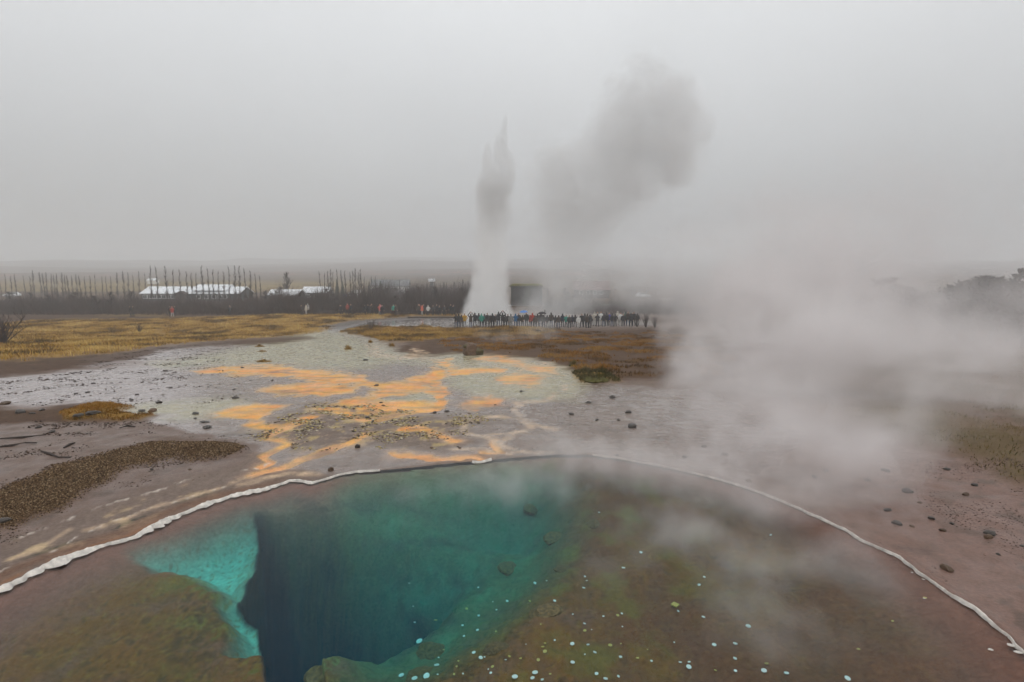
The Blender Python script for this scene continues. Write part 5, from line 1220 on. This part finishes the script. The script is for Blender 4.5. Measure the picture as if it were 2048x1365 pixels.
# ================================================================== grass
m_grassb, n, l, b = new_mat('dry_grass_blades'); b.inputs['Roughness'].default_value = .8; b.inputs['Specular IOR Level'].default_value = .05
at_ = n.new('ShaderNodeAttribute'); at_.attribute_name = 'blade_tint'; l.new(at_.outputs['Color'], b.inputs['Base Color'])
def grass(name, poly, count, seed, hgt, wid, cols, label, key, clump=1.3, thr=0.25):
    rs = np.random.RandomState(seed)
    P = np.array(poly, float); W = np.array([[on_ground(a, b).x, on_ground(a, b).y] for a, b in poly]); lo, hi = W.min(0), W.max(0)
    x = rs.uniform(lo[0], hi[0], count * 6); y = rs.uniform(lo[1], hi[1], count * 6)
    Z = Sampled(x, y); keep = (Z[key] > thr) & (rs.uniform(-.75, .6, len(x)) < fbm(x / clump, y / clump, 3) + .15) & (Z['U'] > -150) & (Z['U'] < 2200)
    x, y = x[keep][:count], y[keep][:count]; m = len(x); z = grid_sample(GZ, x, y) - .01
    h = hgt * (.75 + .6 * fbm(x / clump, y / clump, 3)) * rs.uniform(.45, 1.15, m); a = rs.uniform(0, 6.283, m); ln = rs.uniform(.15, .8, m) * h; w = wid * rs.uniform(.6, 1.3, m)
    dx, dy = np.cos(a), np.sin(a); c0 = rs.uniform(0, 6.283, m); sx, sy = np.cos(c0) * w, np.sin(c0) * w
    V = np.zeros((m, 5, 3)); V[:, 0] = np.stack([x - sx, y - sy, z], 1); V[:, 1] = np.stack([x + sx, y + sy, z], 1)
    mx_, my_ = x + dx * ln * .35, y + dy * ln * .35
    V[:, 2] = np.stack([mx_ + sx * .7, my_ + sy * .7, z + h * .6], 1); V[:, 3] = np.stack([mx_ - sx * .7, my_ - sy * .7, z + h * .6], 1); V[:, 4] = np.stack([x + dx * ln, y + dy * ln, z + h], 1)
    o5 = (np.arange(m) * 5)[:, None]
    Fq = np.concatenate([o5 + np.array([[0, 1, 2]]), o5 + np.array([[0, 2, 3]]), o5 + np.array([[3, 2, 4]])], 0)
    t = np.clip(.48 + 1.7 * fbm(x / 4.0 + 3, y / 5.0, 3) + .5 * fbm(x / 1.6 + 7, y / 2.0, 3) + rs.normal(0, .16, m), 0, 1) * (len(cols) - 1); i = np.minimum(t.astype(int), len(cols) - 2); f = (t - i)[:, None]; C = np.array(cols)
    c = (C[i] * (1 - f) + C[i + 1] * f) * rs.uniform(.75, 1.2, m)[:, None]
    me_ = np_mesh(name, V.reshape(-1, 3), Fq, m_grassb); at = me_.attributes.new('blade_tint', 'FLOAT_COLOR', 'POINT')
    at.data.foreach_set('color', np.repeat(np.concatenate([c, np.ones((m, 1))], 1), 5, 0).astype(np.float32).ravel())
    return tag(link(name, me_), label, 'grass', kind='stuff')
GOLD = [(.56, .40, .14), (.45, .29, .075), (.32, .18, .032), (.17, .095, .018), (.07, .044, .012)]
OCH = [(.34, .19, .05), (.28, .125, .02), (.17, .08, .014), (.09, .052, .02)]
BANK = [(.24, .17, .08), (.17, .13, .05), (.10, .09, .03), (.07, .055, .025)]
grass('dry_grass', GRASS_LEFT, 80000, 1, .30, .016, GOLD, 'golden dry grass on the bank at left', 'grass_gold')
grass('dry_grass', GRASS_ISLE, 26000, 2, .32, .016, GOLD[1:] , 'golden brown grass island beside the stream', 'grass_gold')
grass('dry_grass', GRASS_RIGHT, 45000, 3, .20, .014, OCH, 'ochre moorland grass right of the boulder', 'grass_ochre')
grass('bank_grass', GRASS_BANK, 45000, 4, .08, .006, BANK, 'green and brown grass on the misty right bank', 'grass_bank')
grass('moss_grass', SPRINGMOSS, 5000, 5, .07, .006, OCH + BANK[2:], 'mossy grass patch on the left mud', 'grass_gold', .5)
grass('moss_grass', TUSSOCK_GREEN, 3000, 6, .16, .010, BANK[2:] + [(.05, .06, .02)], 'dark green tussock at the right end of the runoff', 'grass_gold', .5)
def tussock(px, py, r, lab, cols, seed, hh):
    rs = random.Random(seed); p = ground_pt(px, py); m = MB(); C = []
    for k in range(260):
        a = rs.uniform(0, 6.283); q = r * abs(rs.gauss(0, .28)) * (1 + .5 * math.sin(3 * a + seed)); h = hh * rs.uniform(.3, 1.2) * (1.1 - min(q / r, .9)); ln = rs.uniform(.1, .9) * h; b0 = Vector((math.cos(a) * q, math.sin(a) * q, -.02)); d = Vector((math.cos(a), math.sin(a), 0)); s = Vector((-d.y, d.x, 0)) * .014
        i = len(m.v); m.v += [b0 - s, b0 + s, b0 + d * ln + Vector((0, 0, h))]; m.f.append((i, i + 1, i + 2)); m.m.append(0); c = rs.choice(cols); C += [(*c, 1)] * 3
    i = len(m.v); m.ellipsoid((0, 0, -.02), (r * .55, r * .55, hh * .42), 12, 6); C += [(*cols[len(cols) // 2], 1)] * (len(m.v) - i)
    o = m.build('tussock', m_grassb, None, loc=p); at = o.data.attributes.new('blade_tint', 'FLOAT_COLOR', 'POINT'); at.data.foreach_set('color', np.array(C, np.float32).ravel())
    tag(o, lab, 'tussock', 'grass tussocks in the runoff')
for i, (px, py, r, hh, lab) in enumerate([(*z6(758, 100), .5, .32, 'straw tussock in the upper green runoff'), (*z6(325, 164), .7, .16, 'low flat tussock above the left orange band'), (*z6(872, 66), .35, .30, 'small tussock beside the grass island tip'), (*z6(982, 85), .4, .3, 'small tussock at the soil edge left of the boulder'),
        (*z6(305, 86), .7, .2, 'low tussock in the stream left of the isle'), (*z6(318, 112), .6, .12, 'flat dark tussock on the stream bank'), (846, 655, 1.5, .55, 'broad rusty tussock on top of the grass island'), (1190, 765, .9, .22, 'dark green mound tussock at the right end of the runoff'), (1172, 748, .7, .22, 'upper of two green mound tussocks right of the runoff'), (1146, 733, .35, .3, 'small dark tussock right of the runoff')]):
    tussock(px, py, r, lab, (GOLD[1:] if i < 7 else BANK[1:]), 200 + i, hh)

# ================================================================== gravel and crust litter
def litter(name, mask_fn, bounds_px, count, smin, smax, cols, seed, label, flat=.6):
    rs = np.random.RandomState(seed); W = np.array([[on_ground(a, b).x, on_ground(a, b).y] for a, b in bounds_px]); lo, hi = W.min(0), W.max(0)
    x = rs.uniform(lo[0], hi[0], count * 12); y = rs.uniform(lo[1], hi[1], count * 12); Z = Sampled(x, y)
    k = (rs.uniform(0, 1, len(x)) < mask_fn(Z, x, y)) & (Z['pool'] < -.1) & (Z['U'] > -80) & (Z['U'] < 2130); x, y = x[k][:count], y[k][:count]; Zs = Sampled(x, y); m = len(x); z = grid_sample(GZ, x, y)
    s = smin + (smax - smin) * rs.power(.45, m); s = s * np.clip(Zs['r'] / 9.0, .8, 3.0)
    base = np.array([(1, 0, 0), (-1, 0, 0), (0, 1, 0), (0, -1, 0), (0, 0, 1), (0, 0, -1)], float); V = base[None] * s[:, None, None] * rs.uniform(.55, 1.25, (m, 6, 1)); V[:, :, 2] *= flat
    a = rs.uniform(0, 6.283, m); ca_, sa = np.cos(a)[:, None], np.sin(a)[:, None]; X = V[:, :, 0] * ca_ - V[:, :, 1] * sa; Y = V[:, :, 0] * sa + V[:, :, 1] * ca_
    V = np.stack([X + x[:, None], Y + y[:, None], V[:, :, 2] + (z + s * .12)[:, None]], -1)
    T = np.array([(0, 2, 4), (2, 1, 4), (1, 3, 4), (3, 0, 4), (2, 0, 5), (1, 2, 5), (3, 1, 5), (0, 3, 5)]); Fq = ((np.arange(m) * 6)[:, None, None] + T[None]).reshape(-1, 3)
    c = np.array(cols)[rs.randint(0, len(cols), m)] * rs.uniform(.7, 1.25, (m, 1)); me_ = np_mesh(name, V.reshape(-1, 3), Fq, m_grassb); at = me_.attributes.new('blade_tint', 'FLOAT_COLOR', 'POINT')
    at.data.foreach_set('color', np.repeat(np.concatenate([c, np.ones((m, 1))], 1), 6, 0).astype(np.float32).ravel())
    return tag(link(name, me_), label, 'gravel', kind='stuff')
litter('gravel', lambda Z, x, y: np.clip(Z['gravel'] ** 1.3 * (.55 + 1.1 * fbm(x * 1.3, y * 1.3, 4) + .25), 0, 1), GRAVEL, 55000, .003, .016, [(.085, .05, .025), (.06, .035, .018), (.12, .075, .04), (.04, .025, .015), (.17, .11, .06), (.25, .18, .11)], 1, 'brown gravel strip left of the pool', .85)
litter('crust_litter', lambda Z, x, y: Z['crumble'] * sstep(-.1, .3, fbm(x * 1.5, y * 1.5, 3)), CRUMBLE, 3200, .008, .035, [(.45, .38, .22), (.42, .33, .13), (.20, .15, .11), (.09, .07, .05), (.5, .44, .34)], 2, 'crumbled yellow and cream crust flakes between the orange mats', .35)
litter('mud_litter', lambda Z, x, y: Z['mud'] * (1 - Z['gravel']) * sstep(.0, .4, fbm(x * 1.2 + 9, y * 1.2, 3)), MUD_LEFT, 4500, .004, .018, [(.05, .035, .028), (.08, .05, .035), (.035, .026, .022)], 3, 'dark litter strewn on the left mud', .5)
litter('flat_litter', lambda Z, x, y: Z['wet'] * sstep(520, 380, Z['U']) * sstep(-.05, .35, fbm(x / 1.2 + 2, y / 1.6, 3)), [(-60, 820), (480, 820), (560, 672), (130, 735)], 4200, .004, .022, [(.05, .035, .028), (.07, .05, .035)], 4, 'dark pebbles strewn on the lavender wet flats', .4)
litter('slope_litter', lambda Z, x, y: sstep(1650, 1950, Z['U']) * sstep(-.05, .35, fbm(x * 1.1 + 5, y * 1.1, 3)), [(1600, 900), (2100, 900), (2100, 1250), (1750, 1100)], 3200, .002, .013, [(.05, .035, .03), (.08, .05, .04), (.035, .026, .022)], 5, 'dark litter on the right hand mud slope', .5)

# ================================================================== air: haze, geyser and steam
def steam(name, label, cat, puffs, dens, warp, erode, edge=(0.12, 0.55), col=0.995, hull=1.10, vox=None, kind=None, group=None, step=1.0, aniso=0.0, squash=(1, 1, 1), tint=(1, 1, 1), fade=None):
    """puffs: (centre, (rx, ry, rz), weight). Density swells from zero at the outline of the billows inwards, torn by noise."""
    m = bpy.data.materials.new(name + '_vapour'); m.use_nodes = True; n, l = m.node_tree.nodes, m.node_tree.links; n.clear()
    out = n.new('ShaderNodeOutputMaterial'); vol = n.new('ShaderNodeVolumePrincipled'); l.new(vol.outputs[0], out.inputs['Volume'])
    vol.inputs['Color'].default_value = (col * tint[0], col * tint[1], col * tint[2], 1); vol.inputs['Anisotropy'].default_value = aniso; vol.inputs['Density Attribute'].default_value = ''
    g = n.new('ShaderNodeNewGeometry'); pos = g.outputs['Position']
    sq = n.new('ShaderNodeVectorMath'); sq.operation = 'MULTIPLY'; sq.inputs[1].default_value = squash; l.new(pos, sq.inputs[0])
    nz = n.new('ShaderNodeTexNoise'); nz.inputs['Scale'].default_value = 1.0 / warp[0]; nz.inputs['Detail'].default_value = 2.0; nz.inputs['Roughness'].default_value = 0.55
    l.new(sq.outputs[0], nz.inputs['Vector'])
    c0 = n.new('ShaderNodeVectorMath'); c0.operation = 'MULTIPLY_ADD'; c0.inputs[1].default_value = (warp[1],) * 3; c0.inputs[2].default_value = (-.5 * warp[1],) * 3; l.new(nz.outputs['Color'], c0.inputs[0])
    pw = n.new('ShaderNodeVectorMath'); pw.operation = 'ADD'; l.new(pos, pw.inputs[0]); l.new(c0.outputs[0], pw.inputs[1])
    acc = None
    for c, r, w in puffs:
        a = n.new('ShaderNodeVectorMath'); a.operation = 'MULTIPLY_ADD'; a.inputs[1].default_value = (1 / r[0], 1 / r[1], 1 / r[2]); a.inputs[2].default_value = (-c[0] / r[0], -c[1] / r[1], -c[2] / r[2]); l.new(pw.outputs[0], a.inputs[0])
        d = n.new('ShaderNodeVectorMath'); d.operation = 'DOT_PRODUCT'; l.new(a.outputs[0], d.inputs[0]); l.new(a.outputs[0], d.inputs[1])
        k = n.new('ShaderNodeMath'); k.operation = 'SUBTRACT'; k.use_clamp = True; k.inputs[0].default_value = 1.0; l.new(d.outputs['Value'], k.inputs[1])
        s = n.new('ShaderNodeMath'); s.operation = 'MULTIPLY_ADD'; s.inputs[1].default_value = w; l.new(k.outputs[0], s.inputs[0])
        if acc is None: s.inputs[2].default_value = 0.0
        else: l.new(acc, s.inputs[2])
        acc = s.outputs[0]
    n2 = n.new('ShaderNodeTexNoise'); n2.inputs['Scale'].default_value = 1.0 / erode[0]; n2.inputs['Detail'].default_value = 2.0; n2.inputs['Roughness'].default_value = 0.6; l.new(sq.outputs[0], n2.inputs['Vector'])
    er = n.new('ShaderNodeMath'); er.operation = 'MULTIPLY_ADD'; er.inputs[1].default_value = -erode[1]; l.new(n2.outputs[0], er.inputs[0]); l.new(acc, er.inputs[2])
    mr = n.new('ShaderNodeMapRange'); mr.interpolation_type = 'SMOOTHSTEP'; mr.inputs[1].default_value = edge[0] - .5 * erode[1] + .0; mr.inputs[2].default_value = edge[1] - .5 * erode[1]; mr.inputs[3].default_value = 0; mr.inputs[4].default_value = dens
    l.new(er.outputs[0], mr.inputs[0]); res = mr.outputs[0]
    gate = n.new('ShaderNodeMapRange'); gate.inputs[1].default_value = 0.0; gate.inputs[2].default_value = edge[0]; l.new(acc, gate.inputs[0])      # nothing outside the billows
    mm = n.new('ShaderNodeMath'); mm.operation = 'MULTIPLY'; l.new(res, mm.inputs[0]); l.new(gate.outputs[0], mm.inputs[1]); res = mm.outputs[0]
    l.new(res, vol.inputs['Density'])
    m.cycles.volume_step_rate = step
    hb = MB()
    for c, r, w in puffs: hb.ellipsoid(c, (r[0] * hull, r[1] * hull, r[2] * hull), 16, 10)
    vox = vox or min(min(r) for c, r, w in puffs) / 3.5
    me = remeshed(hb, name, m, vox, 1.0)
    o = link(name, me); tag(o, label, cat, group, kind)
    return o
def puff(px, py, dep, rpx, w=1.0, ry=None, asp=1.0):
    c = at_depth(px, py, dep); r = rpx * dep / FPX
    return (tuple(c), (r, ry * r if ry else r, r * asp), w)

GD = 76.0
geyser = thing('geyser', on_ground(977, 646), 0, 'tall white geyser column of water and steam erupting behind the crowd', 'geyser')
def part_of(o, root):
    o.parent = root; o.location = -Vector(root.location)
    for k in ('label', 'category', 'group', 'kind'):
        if k in o: del o[k]
    return o
base_p = [puff(976, 642, GD, 66, 1.6, .9, .75), puff(974, 615, GD, 54, 1.6, .9, .9), puff(978, 585, GD, 48, 1.4, .9, 1.0), puff(981, 550, GD, 46, 1.2, .9, 1.1), puff(984, 510, GD, 45, .95, .9, 1.1), puff(982, 470, GD, 45, .75, .9, 1.1), puff(985, 430, GD, 44, .5, .9, 1.0)]
part_of(steam('spray_column', None, None, base_p, 0.5, (.8, .9), (.6, 1.0), edge=(.10, 1.2), hull=1.10, vox=.25, step=.7, squash=(1, 1, .4), col=.999), geyser)
jet_p = [puff(984, 470, GD, 40, .5, .9, 1.1), puff(986, 425, GD, 40, .75, .9, 1.0), puff(990, 392, GD, 44, 1.1, .9, .9), puff(995, 362, GD, 40, .9, .9, 1.0), puff(970, 372, GD, 27, .8, .9, 1.2), puff(974, 330, GD, 12, 1.9, .9, 4.2), puff(985, 338, GD, 12, 1.1, .9, 3.2), puff(998, 318, GD, 13, 2.0, .9, 4.6), puff(1009, 300, GD, 10, 1.8, .9, 8.0),
         puff(1018, 340, GD, 17, 1.3, .9, 3.0), puff(962, 405, GD, 16, .8, .9, 3.2), puff(1016, 440, GD, 17, .7, .9, 2.5), puff(957, 470, GD, 15, .7, .9, 2.5)]
part_of(steam('water_jets', None, None, jet_p, 0.85, (.7, .8), (.5, 1.0), edge=(.10, 1.4), hull=1.10, vox=.22, step=.7, squash=(1, 1, .35), col=.90), geyser)
BD = 80.0
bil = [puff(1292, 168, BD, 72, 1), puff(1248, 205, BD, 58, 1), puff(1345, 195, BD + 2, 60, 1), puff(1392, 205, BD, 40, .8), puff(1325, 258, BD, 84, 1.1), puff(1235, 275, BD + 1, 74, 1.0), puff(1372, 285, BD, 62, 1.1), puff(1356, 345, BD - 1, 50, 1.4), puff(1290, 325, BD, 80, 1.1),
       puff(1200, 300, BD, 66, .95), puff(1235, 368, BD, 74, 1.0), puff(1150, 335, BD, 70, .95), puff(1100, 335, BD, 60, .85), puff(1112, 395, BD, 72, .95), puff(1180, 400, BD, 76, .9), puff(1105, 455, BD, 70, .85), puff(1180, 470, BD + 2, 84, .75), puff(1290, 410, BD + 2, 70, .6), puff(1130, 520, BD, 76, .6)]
steam('steam_billow', 'grey billowing steam cloud drifting up right of the geyser', 'steam', bil, 0.42, (4.2, 6.0), (1.5, 1.3), edge=(.10, 2.0), hull=1.22, vox=.75, step=.8, col=.93)  # albedo lowered below white steam, so the cloud's shading sits in its colour
low = [puff(1140, 535, BD, 84, .6), puff(1085, 560, BD, 60, .55), puff(1060, 610, GD + 2, 46, .8), puff(1105, 610, GD + 2, 54, .9), puff(1160, 590, GD + 3, 70, .7), puff(1040, 638, GD, 34, .8), puff(1090, 640, GD, 46, .8), puff(1150, 638, GD, 58, .6), puff(1230, 560, BD + 4, 100, .6), puff(1330, 560, BD + 6, 120, .7), puff(1430, 545, BD + 6, 130, .8),
       puff(1560, 540, BD + 8, 150, .8), puff(1700, 530, BD + 8, 160, .7)]
steam('steam_drift', 'low pale steam drifting right from the geyser base behind the crowd', 'steam', low, 0.20, (2.6, 3.2), (2.2, 1.0), edge=(.08, 1.6), col=.96, hull=1.12, vox=.9, step=1.0)
wis = [puff(965, 672, 52, 26, .7), puff(1010, 680, 50, 30, .8), puff(1050, 665, 52, 30, .7), puff(1085, 652, 54, 28, .6), puff(1000, 695, 47, 28, .6), puff(1095, 668, 52, 44, .5)]
steam('steam_wisp', 'thin steam wisp rising from the soil behind the boulder', 'steam', wis, 0.30, (1.0, 1.6), (.6, 1.1), edge=(.08, 1.5), hull=1.12, vox=.3, step=1.0)
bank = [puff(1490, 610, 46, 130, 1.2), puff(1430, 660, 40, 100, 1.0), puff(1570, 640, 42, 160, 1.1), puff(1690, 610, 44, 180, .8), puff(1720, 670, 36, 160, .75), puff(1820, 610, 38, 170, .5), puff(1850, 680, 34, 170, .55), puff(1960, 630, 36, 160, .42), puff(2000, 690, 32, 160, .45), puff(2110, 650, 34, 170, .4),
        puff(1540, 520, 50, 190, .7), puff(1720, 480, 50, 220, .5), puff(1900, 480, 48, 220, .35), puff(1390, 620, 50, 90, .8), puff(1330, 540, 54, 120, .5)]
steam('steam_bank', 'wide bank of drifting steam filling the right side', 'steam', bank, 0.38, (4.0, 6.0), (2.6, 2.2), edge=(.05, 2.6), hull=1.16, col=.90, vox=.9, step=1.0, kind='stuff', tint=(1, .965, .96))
def puff_g(px, py, rpx, w, lift=.45, asp=.8):                # a puff standing on the ground seen at px, py
    g = on_ground(px, py); r = rpx * g.y / FPX
    return ((g.x, g.y, g.z + lift * r), (r, r, r * asp), w)
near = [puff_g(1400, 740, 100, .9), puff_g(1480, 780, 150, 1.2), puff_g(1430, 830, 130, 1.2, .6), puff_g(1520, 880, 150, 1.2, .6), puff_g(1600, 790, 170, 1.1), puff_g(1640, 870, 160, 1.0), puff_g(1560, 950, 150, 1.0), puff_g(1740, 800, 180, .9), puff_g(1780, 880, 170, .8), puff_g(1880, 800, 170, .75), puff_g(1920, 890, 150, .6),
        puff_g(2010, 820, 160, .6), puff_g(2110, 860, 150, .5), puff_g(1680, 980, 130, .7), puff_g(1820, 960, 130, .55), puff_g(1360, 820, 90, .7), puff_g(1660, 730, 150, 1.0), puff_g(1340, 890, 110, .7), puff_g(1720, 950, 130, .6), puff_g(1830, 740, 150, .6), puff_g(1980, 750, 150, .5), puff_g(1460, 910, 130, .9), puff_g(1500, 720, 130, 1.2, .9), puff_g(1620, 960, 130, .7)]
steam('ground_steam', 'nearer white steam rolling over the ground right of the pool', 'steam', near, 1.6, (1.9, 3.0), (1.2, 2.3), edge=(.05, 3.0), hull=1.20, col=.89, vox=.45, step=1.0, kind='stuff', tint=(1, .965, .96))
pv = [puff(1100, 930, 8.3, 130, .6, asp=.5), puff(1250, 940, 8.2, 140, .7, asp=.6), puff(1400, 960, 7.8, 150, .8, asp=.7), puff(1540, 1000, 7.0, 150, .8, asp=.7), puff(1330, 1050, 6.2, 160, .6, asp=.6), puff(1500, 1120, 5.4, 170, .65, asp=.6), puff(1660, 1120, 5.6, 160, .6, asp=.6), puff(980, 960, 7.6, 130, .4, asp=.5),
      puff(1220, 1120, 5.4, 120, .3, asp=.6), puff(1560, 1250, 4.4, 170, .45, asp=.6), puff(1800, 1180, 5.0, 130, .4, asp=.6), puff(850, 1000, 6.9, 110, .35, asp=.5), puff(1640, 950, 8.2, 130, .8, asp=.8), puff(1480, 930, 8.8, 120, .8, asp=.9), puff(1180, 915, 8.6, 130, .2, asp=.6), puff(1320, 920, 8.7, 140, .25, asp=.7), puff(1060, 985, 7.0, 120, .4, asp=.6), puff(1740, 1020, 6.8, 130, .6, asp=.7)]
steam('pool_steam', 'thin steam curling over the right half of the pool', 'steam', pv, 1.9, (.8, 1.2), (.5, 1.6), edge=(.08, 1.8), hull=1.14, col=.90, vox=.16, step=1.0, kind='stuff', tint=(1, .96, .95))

m_haze = bpy.data.materials.new('haze_air'); m_haze.use_nodes = True; n, l = m_haze.node_tree.nodes, m_haze.node_tree.links; n.clear()
out = n.new('ShaderNodeOutputMaterial'); vol = n.new('ShaderNodeVolumePrincipled'); l.new(vol.outputs[0], out.inputs['Volume'])
vol.inputs['Color'].default_value = (.96, .965, .97, 1); vol.inputs['Density'].default_value = 0.0014; vol.inputs['Density Attribute'].default_value = ''
m_haze.cycles.homogeneous_volume = True
hz = MB(); hz.box((0, 0, 38), (3900, 3900, 96)); tag(hz.build('haze', m_haze), 'damp grey haze over the whole plain', 'haze', kind='stuff')
